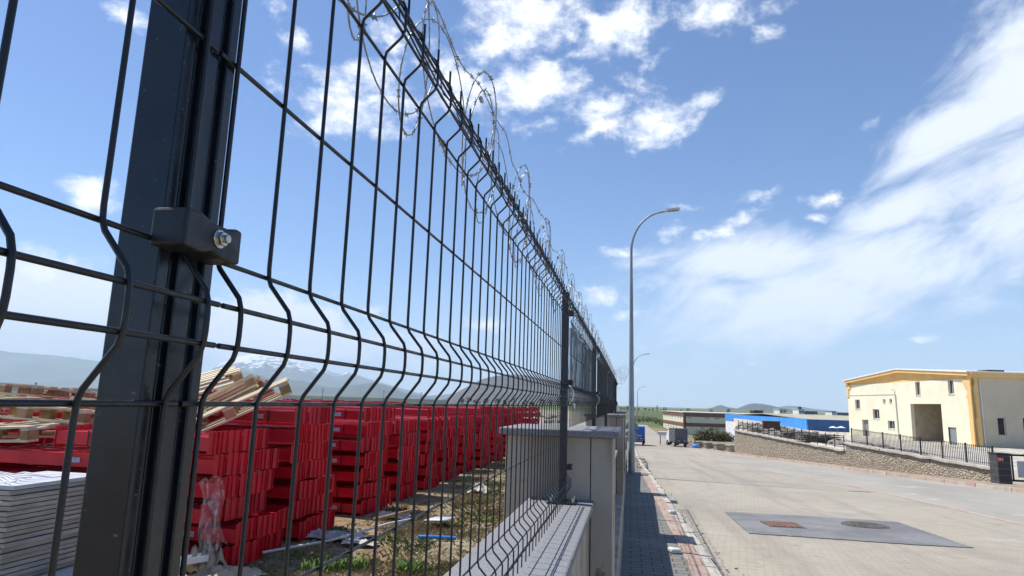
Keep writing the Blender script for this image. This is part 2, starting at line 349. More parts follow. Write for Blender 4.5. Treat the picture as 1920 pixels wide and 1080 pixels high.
def ground():
    xs=sorted(set([round(v,3) for v in [-a-.22 for a in spaced(20000,.35,1.09)]+[a-.19 for a in spaced(20000,.45,1.085)]]))
    ys=sorted(set([round(v,3) for v in [-a for a in spaced(60,1.,1.3)]+spaced(26000,.45,1.045)]))
    mb=MB(); vs=[]; 
    for y in ys:
        for x in xs:
            z=gz(x,y,False)
            inroad=(pl(KERB,y)-1.25<x<pl(FARK,y)+.1 and y<226) or (10<y<56 and x>0)
            if inroad or (-.2<x<1.1 and y<26): z-=.30
            elif abs(x)<300 and y<800:
                z+= .05*mnoise.noise(Vector((x*.9,y*.9,0)))+ .02*mnoise.noise(Vector((x*4,y*4,3))) 
            vs.append((x,y,z))
    nx=len(xs); fs=[(j*nx+i,j*nx+i+1,(j+1)*nx+i+1,(j+1)*nx+i) for j in range(len(ys)-1) for i in range(nx-1)]
    mb.add(vs,fs,0,True)
    m=D.materials.new('ground_soil'); m.use_nodes=True; t=NT(m.node_tree)
    tc=t.n('ShaderNodeTexCoord').outputs['Object']; sp=t.n('ShaderNodeSeparateXYZ',{0:tc}).outputs
    n1=t.noise(tc,.9,8,.6)[0]; n2=t.noise(tc,7,8,.65)[0]; n3=t.noise(tc,.012,5)[0]
    soil=t.mix(t.mapr(n2,.3,.7),(.17,.105,.055),(.34,.24,.14))
    dry=t.mix(t.mapr(n2,.35,.65),(.20,.165,.09),(.40,.35,.24))
    near=t.mix(t.mapr(n1,.42,.58),soil,dry); near=t.mix(t.mapr(t.noise(tc,2.7,6,.7)[0],.52,.62,0,.75),near,(.36,.29,.19))
    near=t.mix(t.mapr(t.noise(tc,38,4,.7)[0],.62,.75,0,.6),near,(.42,.38,.32))
    # far: fields
    st=t.noise(t.vm('MULTIPLY',tc,(.0015,.011,1)),1,3)[0]
    field=t.ramp(st,[(.40,(.075,.115,.03)),(.47,(.10,.14,.045)),(.53,(.21,.18,.10)),(.60,(.085,.125,.035))])
    field=t.mix(t.mapr(t.noise(tc,.15,6)[0],.3,.7,0,.35),field,(.16,.15,.08))
    green=t.math('MULTIPLY',t.mapr(sp[1],300,330),t.mapr(sp[1],1000,1300,1,0))
    field=t.mix(t.math('MULTIPLY',green,.85),field,(.085,.115,.045))
    dist=t.n('ShaderNodeVectorMath',{0:tc},operation='LENGTH').outputs['Value']
    grav=t.mix(t.mapr(t.noise(tc,1.6,8,.7)[0],.35,.65),(.16,.14,.11),(.40,.37,.31))
    c=t.mix(t.mapr(dist,22,45),near,grav)
    dirt=t.mix(t.mapr(t.noise(tc,.5,7,.65)[0],.35,.65),(.22,.155,.10),(.36,.28,.20))
    rt=t.mapr(sp[0],1,4); c=t.mix(t.math('MULTIPLY',rt,t.mapr(sp[1],26,60)),c,dirt)
    c=t.mix(t.mapr(dist,110,235),c,field)
    b=t.n('ShaderNodeBsdfPrincipled',{'Base Color':c,'Roughness':.95,'Specular IOR Level':.15})
    t.t.links.new(t.n('ShaderNodeBump',{'Height':t.noise(tc,22,8,.7)[0],'Strength':.9,'Distance':.04}).outputs[0],b.inputs['Normal'])
    t.n('ShaderNodeOutputMaterial',{'Surface':b.outputs[0]})
    tag(mb.build('ground',m),kind='structure')
ground()
def ribbon(name,fl,fr,zf,ys,m,kind='structure',nx=1):
    mb=MB(); vs=[]
    for y in ys:
        a,b=fl(y),fr(y)
        for i in range(nx+1):
            x=a+(b-a)*i/nx; vs.append((x,y,zf(x,y)))
    n=nx+1; fs=[(j*n+i,j*n+i+1,(j+1)*n+i+1,(j+1)*n+i) for j in range(len(ys)-1) for i in range(nx)]
    mb.add(vs,fs,0,True); o=mb.build(name,m); tag(o,kind=kind); return o
YR=[-20,-10,-4,0]+[i*1.0 for i in range(1,41)]+[42+i*2 for i in range(30)]+[105+i*6 for i in range(21)]
rz_=lambda x,y:-h(y)
MT['road']=brickmat('beige_block_paving',(.40,.355,.275),(.365,.325,.255),(.25,.22,.17),.2,.1,ms=.0045,rot=9,
   dirt=[((.46,.43,.38),.55,.56,.72,.8),((.24,.20,.16),.28,.52,.7,.5),((.22,.19,.15),3.,.52,.7,.4),((.26,.235,.20),.11,.45,.6,.5),((.50,.47,.42),9,.6,.75,.4)],rough=.72,bump=.45,warp=.014,streak=True)
MT['walk']=brickmat('grey_interlocking_paving',(.20,.195,.18),(.17,.165,.155),(.05,.045,.04),.24,.16,ms=.007,rot=0,
   dirt=[((.28,.26,.22),1.2,.5,.7,.5),((.12,.1,.08),5,.55,.7,.5)],rough=.85,bump=.8,warp=.02)
ribbon('road',lambda y:pl(KERB,y)+.01,lambda y:pl(FARK,y)+.02,rz_,[y for y in YR if y<=224]+[224],'road',nx=8)
# sidewalk, red block strip, kerb (near side)
ys=[-6+.5*i for i in range(61)]+[24.6]
ribbon('sidewalk',lambda y:-.2,lambda y:pl(KERB,y)-.34,lambda x,y:-h(y)+.13,ys,'walk')
MT['redstrip']=brickmat('red_painted_blocks',(.41,.28,.23),(.36,.25,.20),(.18,.11,.08),.16,.42,ms=.008,dirt=[((.38,.33,.27),2.2,.42,.6,.9),((.2,.13,.1),6,.55,.7,.4)],rough=.85)
MT['kerb']=brickmat('pale_concrete_kerb',(.50,.46,.39),(.43,.40,.34),(.12,.1,.08),3.,.5,ms=.012,offset=0,dirt=[((.3,.26,.2),3,.5,.7,.6)],rough=.9)
ribbon('red_paving_strip',lambda y:pl(KERB,y)-.345,lambda y:pl(KERB,y)-.15,lambda x,y:-h(y)+.138+.01*mnoise.noise(Vector((0,y*1.7,0))),[-6+.25*i for i in range(124)],'redstrip')
def kerb(name,off,w,hgt,ys,m,jit=.012):
    mb=MB()
    for i in range(len(ys)-1):
        y0,y1=ys[i]+.006,ys[i+1]-.006
        j=jit*(R()-.5)*2; jz=jit*(R()-.5)
        c=[]
        for y in (y0,y1):
            x=off(y)+j
            z=-h(y)
            c+= [(x,y,z-.2),(x+w,y,z-.2),(x+w,y,z+hgt*.55+jz),(x+w*.72,y,z+hgt+jz),(x,y,z+hgt+jz)]
        mb.add(c,[(0,1,2,3,4),(9,8,7,6,5)]+[(k,k+5,(k+1)%5+5,(k+1)%5) for k in range(5)])
    o=mb.build(name,m); tag(o,kind='structure'); return o
kerb('kerb',lambda y:pl(KERB,y)-.15,.17,.13,[-6+.5*i for i in range(70)],'kerb')
kerb('kerb_beyond',lambda y:pl(KERB,y)-.15,.17,.10,[29+1.5*i for i in range(60)],'kerb')
MT['kerbrw']=brickmat('red_and_white_kerb',(.48,.27,.22),(.50,.45,.38),(.3,.25,.2),9.,.5,ms=.01,offset=0,dirt=[((.46,.40,.33),.8,.42,.6,.8),((.3,.26,.2),3,.5,.7,.5)],rough=.9)
kerb('far_kerb',lambda y:pl(FARK,y),.2,.13,[12+.6*i for i in range(90)],'kerbrw')
ribbon('far_pavement',lambda y:pl(FARK,y)+.18,lambda y:(wallx(y)+.2) if y>28.3 else pl(FARK,y)+1.9,lambda x,y:-h(y)+.11,[12+.5*i for i in range(86)],MT['roadedge'],nx=2)
def lot():
    mb=MB(); vs=[]; ysL=[28.72+.6*i for i in range(44)]+[55.2+2*i for i in range(40)]; ofs=[0,.25,.8,1.5,2.5,4,6,8,11,15,20,28,40,60,90]
    for y in ysL:
        x0=plat_edge(y)+.25
        vs.append((x0+.02,y,-h(y)-2.5))
        for o in ofs: vs.append((x0+o,y,lotz(x0+o,y)))
    n=len(ofs)+1
    for j in range(n): vs.append((vs[j][0],28.0,-h(28.)-.6))
    fs=[(j*n+i,j*n+i+1,(j+1)*n+i+1,(j+1)*n+i) for j in range(len(ysL)-1) for i in range(n-1)]
    b=len(ysL)*n
    fs+=[(i,b+i,b+i+1,i+1) for i in range(n-1)]
    mb.add(vs,fs,0,True)
    MT['lot']=mat('pale_gravel',(.30,.26,.20),.95,(.52,.48,.41),1.3,bump=.8,bscale=30,detail=9,lo=.3,hi=.6)
    tag(mb.build('lot_ground','lot'),kind='structure')
lot()
# long concrete strip in the road
MED=[(10.4,0),(9.2,8),(7.75,15.3),(7.35,22.7),(6.5,28),(5.7,35),(5.2,41.7),(5.15,50),(5.3,66)]
MT['lane']=mat('worn_grey_paving',(.29,.268,.225),.8,(.355,.33,.275),.35,bump=.3,bscale=60,stretch=(1,.35,1),spots=((.40,.375,.33),.9,.62))
ribbon('road_far_lane',lambda y:pl(MED,y)+.05,lambda y:pl(FARK,y)+.02,lambda x,y:-h(y)+.0035,[i for i in range(2,66)],'lane',nx=3)
MT['strip']=mat('worn_red_line',(.44,.33,.26),.85,(.44,.24,.18),1.2,bump=.1,bscale=10,stretch=(.3,1,1),spots=((.42,.38,.32),3.,.5))
ribbon('road_strip',lambda y:pl(MED,y)-.09,lambda y:pl(MED,y)+.09,lambda x,y:-h(y)+.005,[i for i in range(4,66)],'strip')
# asphalt patch
MT['asph']=mat('asphalt_patch',(.15,.15,.152),.85,(.215,.212,.21),1.1,bump=.5,bscale=160,spots=((.3,.28,.24),5,.66))
mb=MB(); P=[(1.90,11.72),(1.895,14.55),(3.5,14.62),(5.12,14.5),(5.17,11.68),(4.3,11.6),(3.2,11.66)]
PP=[]
for (xa,ya),(xb,yb) in zip(P,P[1:]+P[:1]):
    n_=max(2,int(math.hypot(xb-xa,yb-ya)/.07))
    for i in range(n_):
        f_=i/n_; PP.append((xa+(xb-xa)*f_+.022*(R()-.5),ya+(yb-ya)*f_+.03*(R()-.5)))
mb.prism([(x,y) for x,y in PP],0,.006)
mb.v=[(x,y,-h(y)+z+.006) for x,y,z in mb.v]
tag(mb.build('asphalt_patch','asph'),kind='structure')
# manholes
t_=thing('manhole_cover','square rusty brown manhole cover in the dark asphalt patch','manhole cover',(2.68,12.95,-h(12.95)+.012),.1,'manhole covers in the asphalt patch')
MB().box((0,0,.006),(.62,.62,.012)).build('frame','iron',t_,local=True)
mb=MB().box((0,0,.012),(.52,.52,.016))
for i in range(5):
    for j in range(5): mb.box((-.2+.1*i,-.2+.1*j,.022),(.06,.02,.006),rz=rad(45 if (i+j)%2 else -45))
mb.build('lid','rust',t_,local=True)
t_=thing('manhole_cover','round grey-brown manhole cover in the dark asphalt patch','manhole cover',(4.25,13.6,-h(13.6)+.012),0,'manhole covers in the asphalt patch')
circ=lambda r,n=32:[(r*math.cos(2*math.pi*k/n),r*math.sin(2*math.pi*k/n)) for k in range(n)]
MB().prism(circ(.4),0,.012).build('frame','iron',t_,local=True)
mb=MB().prism(circ(.33),0.001,.02)
for i in range(-4,5):
    for j in range(-4,5):
        if i*i+j*j<14: mb.box((i*.07,j*.07,.022),(.04,.015,.006),rz=rad(45 if (i+j)%2 else -45))
mb.build('lid','iron',t_,local=True)
# ---------------------------------------------------------------- boundary wall
PIL=[3.43,9.75,16.0]
def wall():
    root=thing('boundary_wall','low stone-clad street wall with granite coping and tall square pillars under the mesh fence','wall',(-.3,3,-1.7))
    segs=[(-3.,PIL[0],-.47),(PIL[0]+.62,PIL[1],-.62),(PIL[1]+.62,PIL[2],-.75)]
    for i,(a,b,z) in enumerate(segs):
        mb=MB()
        y=a
        while y<b-.01:
            y2=min(y+.62,b); mb.bb((-.485,y+.002,-2.6),(-.205,y2-.002,z-.035)); y=y2
        mb.build('wall_panel','clad',root,bevel=.003)
        mb=MB(); y=b; 
        while y>a+.01:
            y2=max(y-1.3,a); mb.bb((-.505,y2+.001,z-.033),(-.176,y-.001,z)); y=y2
        mb.build('coping','coping',root,bevel=.008)
    MB().bb((-.204,4.3,-2.4),(-.10,9.7,-1.22)).build('plinth','clad',root,bevel=.01)
    MB().bb((-.204,10.4,-2.6),(-.12,15.9,-1.5)).build('plinth','clad',root,bevel=.01)
    for i,y in enumerate(PIL):
        x1=-.088-.012*i
        mb=MB().bb((-.635,y,-2.9),(-.20,y+.6,-.165)).bb((-.196,y-.002,-2.9),(x1,y+.602,-.9)).bb((-.196,y-.002,-.896),(x1,y+.602,-.165))
        p=mb.build('pillar','clad',root,bevel=.004)
        mb=MB().prism([(-.665,y-.05),(x1+.035,y-.05),(x1+.035,y+.65),(-.665,y+.65)],-.163,-.128)
        c=mb.build('cap','coping',p,bevel=.006)
    # lower wall further on
    mb=MB().bb((-.45,16.6,-3.2),(-.15,23.9,-1.45)); mb.build('wall_panel','clad',root,bevel=.004)
    MB().bb((-.49,16.6,-1.446),(-.11,23.9,-1.41)).build('coping','coping',root,bevel=.006)
    MB().bb((-.60,22.3,-3.2),(-.1,22.9,-1.0)).build('pillar','clad',root,bevel=.004)
wall()
# ---------------------------------------------------------------- mesh fence
XF=-.30; XA=-.276; WR=.0019
RAILS=[(.513,XF),(.482,XA),(.450,XA),(.418,XF),(.252,XF),(.097,XF),(.060,XA),(.032,XA),(-.008,XF),(-.167,XF),(-.318,XF),(-.350,XA),(-.385,XA),(-.420,XF)]
def profile(zmin):
    # (z,x) from top to bottom
    P=[(.549,XF),(.513,XF),(.506,XF+.0015),(.489,XA-.0035),(.480,XA),(.452,XA),(.443,XA-.0035),(.424,XF+.0015),(.416,XF),
       (.105,XF),(.096,XF+.0006),(.090,XF+.003),(.068,XA-.003),(.060,XA-.0006),(.052,XA),(.040,XA),(.032,XA-.0006),(.024,XA-.003),(.0,XF+.003),(-.006,XF+.0006),(-.016,XF),
       (-.315,XF),(-.326,XF+.0025),(-.345,XA-.0035),(-.353,XA),(-.382,XA),(-.391,XA-.0035),(-.412,XF+.0015),(-.42,XF),(-.455,XF)]
    return [p for p in P if p[0]>=zmin]+([(zmin,XF)] if zmin>-.455 else [])
def panel(y0,n,pitch,zmin,parent,ra=.018,rb=.018,seg=8,WR=.0019):
    mb=MB(); pr=profile(zmin)
    for k in range(n):
        y=y0+k*pitch; jx=.0006*(R()-.5); jy=.0012*(R()-.5)
        ta=.0022*(R()-.5)
        mb.tube([(x+jx,y+jy+ta*z,z) for z,x in pr],WR,seg)
    for z,x in RAILS:
        if z<zmin+.01: continue
        mb.tube([(x-.0034,y0-ra,z),(x-.0034,y0+(n-1)*pitch+rb,z)],WR*1.04,seg)
    return mb.build('wire_panel','wire',parent)
FEN=thing('mesh_fence','dark anthracite welded mesh fence of folded panels standing on the low street wall','fence',(-.3,.4,-.47))
panel(.389-.0712*26,27,.0712,-.46,FEN,rb=.016)
panel(.4275,40,.0712,-.46,FEN)
panel(3.36,37,.0712,-.115,FEN,seg=6)
panel(6.12,40,.0712,-.115,FEN,seg=5,WR=.0027)
panel(9.05,40,.0712,-.115,FEN,seg=5,WR=.0027)
panel(12.0,40,.0712,-.115,FEN,seg=4,WR=.0029)
def post(y,zb,zt,clamps):
    # grooved rectangular profile; +X face carries two grooves
    x1=-.3065; x0=x1-.033; L=.058
    g=.006
    poly=[(x0,y),(x1,y),(x1,y+.011),(x1-g,y+.0115),(x1-g,y+.020),(x1,y+.0205),(x1,y+.0375),(x1-g,y+.038),(x1-g,y+.0465),(x1,y+.047),(x1,y+L),(x0,y+L)]
    p=MB().prism(poly,zb,zt).build('post','anth',FEN,bevel=.0012)
    MB().bb((x0-.003,y-.003,zt),(x1+.002,y+L+.003,zt+.012)).build('post_cap','plastic',p,bevel=.002)
    if zb<-.3:
        mb=MB().bb((x0-.05,y-.04,zb),(x1+.05,y+L+.04,zb+.008))
        mb.build('base_plate','anth',p,bevel=.001)
        for sx in (-.035,.035):
            for sy in (-.02,.02):
                b=MB().tube([(sx+(x0+x1)/2*0+x1+ (0 if sx>0 else -.033)+ (0),y+.029+sy*1.8,zb+.006),(sx+x1+(0 if sx>0 else -.033),y+.029+sy*1.8,zb+.028)],.006,6)
                b.build('anchor_bolt','zinc',p)
    for z in clamps:
        ya,yb=y-.015,y+.046; xa,xb=-.3035,-.2775
        # bridge shaped clamp: outline in (y,z) is a softly stepped block
        poly=[(ya,z-.012),(ya,z+.013),(ya+.016,z+.0135),(ya+.026,z+.010),(yb-.016,z+.010),(yb-.006,z+.0125),(yb,z+.012),(yb,z-.013),(yb-.022,z-.0125),(yb-.032,z-.010),(ya+.028,z-.010),(ya+.02,z-.0125)]
        MB().prism(poly,xa,xb,axis='X').build('clamp','plastic',p,bevel=.0022)
        yc=(ya+yb)/2+.004
        hexp=[(.0052*math.cos(math.pi/3*k),.0052*math.sin(math.pi/3*k)) for k in range(6)]
        mb=MB().prism(circ(.0066,20),xb-.002,xb+.0012,axis='X',off=(0,yc,z))
        mb.prism([(a,b) for a,b in hexp],xb,xb+.0045,axis='X',off=(0,yc,z))
        mb.prism(circ(.0030,16),xb+.004,xb+.0075,axis='X',off=(0,yc,z))
        mb.build('bolt','zinc',p,bevel=.0005)
post(.3755,-.469,.56,(.104,.45,-.30))
post(3.262,-.469,.545,(.104,.45,-.30))
post(6.03,-.62,.545,(.104,))
post(8.98,-.62,.545,(.104,))
post(11.9,-.75,.545,(.104,))
post(14.85,-.75,.545,())
def netmat(name,col,lo,hi):
    m=D.materials.new(name); m.use_nodes=True; t=NT(m.node_tree)
    tc=t.n('ShaderNodeTexCoord').outputs['Object']
    n=t.noise(t.vm('MULTIPLY',tc,(1,3,.8)),3.2,5,.6)[0]
    b=t.n('ShaderNodeBsdfPrincipled',{'Base Color':(*col,1),'Roughness':.8}); tr=t.n('ShaderNodeBsdfTransparent')
    t.n('ShaderNodeOutputMaterial',{'Surface':t.n('ShaderNodeMixShader',{0:t.mapr(n,.4,.6,lo,hi),1:tr.outputs[0],2:b.outputs[0]}).outputs[0]})
    return m
def net(ya,yb,za,zb,m,lab):
    mb=MB(); vs=[]; ny=int((yb-ya)/.1)
    for i in range(ny+1):
        y=ya+(yb-ya)*i/ny
        for j in range(6):
            z=za+(zb-za)*j/5; vs.append((-.318+.006*math.sin(y*9+j)+.004*math.sin(y*23),y,z+.006*math.sin(y*7)*(j in(0,5))))
    mb.add(vs,[(i*6+j,i*6+j+1,i*6+j+7,i*6+j+6) for i in range(ny) for j in range(5)],0,True)
    tag(mb.build('shade_net',m),lab,'shade net')
net(3.42,5.3,.10,.41,netmat('thin_bluish_net',(.05,.075,.13),.4,.85),'thin bluish net stretched on the mesh panel just past the second post')
# ---------------------------------------------------------------- razor wire
def razor():
    mb=MB(); cx,cz,r=-.352,.598,.134
    for sg,oy,dx in ((1,0,0),(-1,.11,-.012),(0,0,.0)):
        pts=[];n=36;k=0;y=-.45
        while y<15.9:
            a=2*math.pi*k/n; tn=k/n; q=mnoise.noise(Vector((tn*.9,sg*4,0)))
            rr=r*(1+.13*q)
            y=-.45+.29*tn+oy
            pts.append(Vector((cx+dx+.022*math.cos(a*.5)+.014*math.sin(a+.6)+.01*q,y+sg*rr*.93*math.cos(a)+.01*mnoise.noise(Vector((tn*2,5,0))),cz+rr*math.sin(a)+.012*mnoise.noise(Vector((tn*.7,9,0)))))); k+=1
        if sg in (0,2):
            pts=[Vector((cx+dx+.012*math.sin(i*.35),-.4+i*.05,cz+(r*(.97 if sg==0 else -.93))+.009*math.sin(i*1.08)+.006*mnoise.noise(Vector((i*.2,sg,0))))) for i in range(330)]
            pts=[a_.lerp(b_,f_) for a_,b_ in zip(pts,pts[1:]) for f_ in (0,.5)]
        mb.tube(pts,.0014,5)
        acc=0
        for i in range(1,len(pts)-1):
            d=(pts[i]-pts[i-1]); L=d.length; acc+=L
            if acc>.030:
                acc=0; T=d.normalized(); p=pts[i]
                S=Vector((1,0,0)); S=(S-T*S.dot(T)).normalized(); W=T.cross(S)
                an=mnoise.noise(Vector((i*.31,3,1)))*2.5
                N=(W*math.cos(an)+S*math.sin(an)).normalized()
                w,l=.0062,.0068
                q=[p+N*w+T*l,p+N*w*.45+T*l*.3,p+N*w*.45-T*l*.3,p+N*w-T*l,p-N*w-T*l,p-N*w*.45-T*l*.3,p-N*w*.45+T*l*.3,p-N*w+T*l]
                B=T.cross(N).normalized()*.0003
                vs=[a_+B for a_ in q]+[a_-B for a_ in q]
                mb.add(vs,[tuple(range(8)),tuple(range(15,7,-1))]+[(kk,(kk+1)%8,(kk+1)%8+8,kk+8) for kk in range(8)])
    rw=mb
    # tangled end
    for k in range(3):
        pts=[]
        for i in range(70):
            a=i*.35+k*2; rr=.11+.05*math.sin(i*.3+k)
            pts.append(Vector((-.30+rr*math.cos(a)+.05*k,15.6+i*.012,.62+.09*k+rr*1.3*math.sin(a))))
        mb.tube(pts,.0022,4)
    root=thing('razor_wire','coils of galvanised razor wire strung behind the top of the mesh fence','razor wire',(-.4,3,.6))
    mb.build('coil','razor',root)
    c=MB(); k=0
    for i in range(56):
        y=-.45+i*.29+.145; a=[1,-1][i%2]
        p=Vector((cx,y,cz+a*r*.86))
        c.tube([p-Vector((0,.009,0)),p+Vector((0,.009,0))],.0055,6)
    c.build('clip','zinc',root)
    # tension wires
    c=MB()
    for dz,dx in ((.004,-.012),(.03,-.02)):
        P=[Vector((XF+dx+.004*math.sin(i*1.9),-.6+i*.1,.503+dz+.004*math.cos(i*1.3))) for i in range(166)]
        c.tube(P,.0016,5)
    P=[Vector((XF-.006+.007*math.cos(i*1.1),-.6+i*.018,.515+.007*math.sin(i*1.1))) for i in range(900)]
    c.tube(P,.0011,4)
    c.build('tension_wire','wire',root)
razor()
tag(MB().add([(-.296,3.50,.062),(-.296,3.50,.002),(-.296,3.62,-.03),(-.296,3.62,.03),(-.2945,3.50,.062),(-.2945,3.50,.002),(-.2945,3.62,-.03),(-.2945,3.62,.03)],[(0,1,2,3),(7,6,5,4),(0,4,5,1),(1,5,6,2),(2,6,7,3),(3,7,4,0)]).build('paper_scrap','whitepl'),'small white plate hanging on the mesh just past the second fence post','plate')
# ---------------------------------------------------------------- street lamps
def lamp():
    t=thing('street_lamp','','street lamp')
    H=9.42
    mb=MB()
    pts=[];rs=[]
    for i in range(13): z=i/12*(H-1.7); pts.append((0,0,z)); rs.append(.115-.07*i/12)
    # swan neck: rises then leans over the road
    for i in range(1,13):
        a=i/12*rad(80); pts.append((1.15*(1-math.cos(a)),0,H-1.7+1.45*math.sin(a))); rs.append(.045-.012*i/12)
    lx,_,lz=pts[-1]; pts.append((lx+.3,0,lz+.06)); rs.append(.03)
    MB().tube(pts,rs,14).build('pole','galv',t,local=True)
    MB().box((0,0,.012),(.4,.4,.024)).box((0,.118,.9),(.1,.012,.3)).build('base_plate','galv',t,local=True)
    hd=MB().prism([(lx+.22,lz+.02),(lx+.30,lz+.13),(lx+.72,lz+.17),(lx+.78,lz+.13),(lx+.76,lz+.085),(lx+.3,lz+.045)],-.11,.11,axis='Y').build('lamp_head','frame',t,bevel=.012,local=True)
    MB().box((lx+.54,0,lz+.066),(.36,.17,.012),ry=rad(-6)).build('lens','glass',hd,local=True)
    return t
L=lamp(); L.location=(.035,23.44,-h(23.44)+.12); tag(L,'tall galvanised street lamp with curved arm at the end of the pavement, nearest and tallest',group='street lamps along the road')
clone(L,(.28,70,-h(70)+.1),(0,0,0),'grey street lamp whose small arm shows halfway up beside the nearest lamp pole','street lamps along the road')
clone(L,(1.42,138,-h(138)+.1),(0,0,0),'most distant street lamp, a thin arm low beside the nearest lamp pole','street lamps along the road')
# sign seen from behind
def P_(x,y,Y):
    r=ray(x,y); return r*(Y/r.y)
Y=28.
t=thing('road_sign','grey backs of a triangle and a round traffic sign behind the nearest lamp pole','traffic sign',(P_(1184,818,Y).x,Y,-h(Y)))
c=P_(1184.5,818,Y); a=P_(1185,783,Y)
MB().tube([(c.x,Y+.04,-h(Y)-.1),(c.x,Y+.04,a.z-.05)],.03,8).build('pole','galv',t)
mb=MB().prism(circ(.27,28),-.004,.004,axis='Y',off=(c.x,Y,c.z)); mb.build('round_plate','signback',t)
w2=P_(1200,805,Y).x-P_(1170,805,Y).x; zb=P_(1185,805,Y).z
MB().prism([(c.x-w2/2,zb),(c.x+w2/2,zb),(c.x+.04,a.z),(c.x-.04,a.z)],Y-.004,Y+.004,axis='Y').build('triangle_plate','signback',t,bevel=.01)
Y=330.; c=P_(1206.5,770,Y)
t=thing('notice_board','white square board on a post at the green field edge','sign',(c.x,Y,-h(Y)))
MB().tube([(c.x,Y+.1,-h(Y)),(c.x,Y+.1,c.z)],.12,6).build('post','galv',t)
MB().box((c.x,Y,c.z),(1.4,.08,1.5)).build('board','whitepl',t,bevel=.02)
# ---------------------------------------------------------------- buildings
def frame_of(A,B,side=1):
    A=Vector((*A,0));B=Vector((*B,0)); d=(B-A).normalized(); n=Vector((-d.y,d.x,0))*side
    def f(t,out,z): p=A+d*t+n*out; return (p.x,p.y,z)
    return f
def fbox(mb,f,t0,t1,o0,o1,z0,z1,mi=0):
    vs=[f(t,o,z) for t in(t0,t1) for o in(o0,o1) for z in(z0,z1)]
    return mb.add(vs,[(0,1,3,2),(4,6,7,5),(0,4,5,1),(2,3,7,6),(0,2,6,4),(1,5,7,3)],mi)
def wall_holes(mb,f,t0,t1,z0,z1,th,holes):
    """wall slab outer face at out=0, inner at -th; holes=[(ta,tb,za,zb)] non overlapping"""
    ts=sorted(set([t0,t1]+[v for q in holes for v in q[:2]])); zs=sorted(set([z0,z1]+[v for q in holes for v in q[2:]]))
    inside=lambda t,z:any(a<t<b and c<z<d for a,b,c,d in holes)
    idx={}
    vs=[];fs=[]
    def V(t,o,z):
        k=(round(t,4),round(o,4),round(z,4))
        if k not in idx: idx[k]=len(vs); vs.append(f(t,o,z))
        return idx[k]
    cell={}
    for i in range(len(ts)-1):
        for j in range(len(zs)-1):
            cell[i,j]=not inside((ts[i]+ts[i+1])/2,(zs[j]+zs[j+1])/2)
    for (i,j),s in cell.items():
        if not s: continue
        a,b,c,d=ts[i],ts[i+1],zs[j],zs[j+1]
        fs.append((V(a,0,c),V(b,0,c),V(b,0,d),V(a,0,d))); fs.append((V(a,-th,c),V(a,-th,d),V(b,-th,d),V(b,-th,c)))
        if not cell.get((i-1,j)): fs.append((V(a,0,c),V(a,0,d),V(a,-th,d),V(a,-th,c)))
        if not cell.get((i+1,j)): fs.append((V(b,0,c),V(b,-th,c),V(b,-th,d),V(b,0,d)))
        if not cell.get((i,j-1)): fs.append((V(a,0,c),V(a,-th,c),V(b,-th,c),V(b,0,c)))
        if not cell.get((i,j+1)): fs.append((V(a,0,d),V(b,0,d),V(b,-th,d),V(a,-th,d)))
    mb.add(vs,fs)
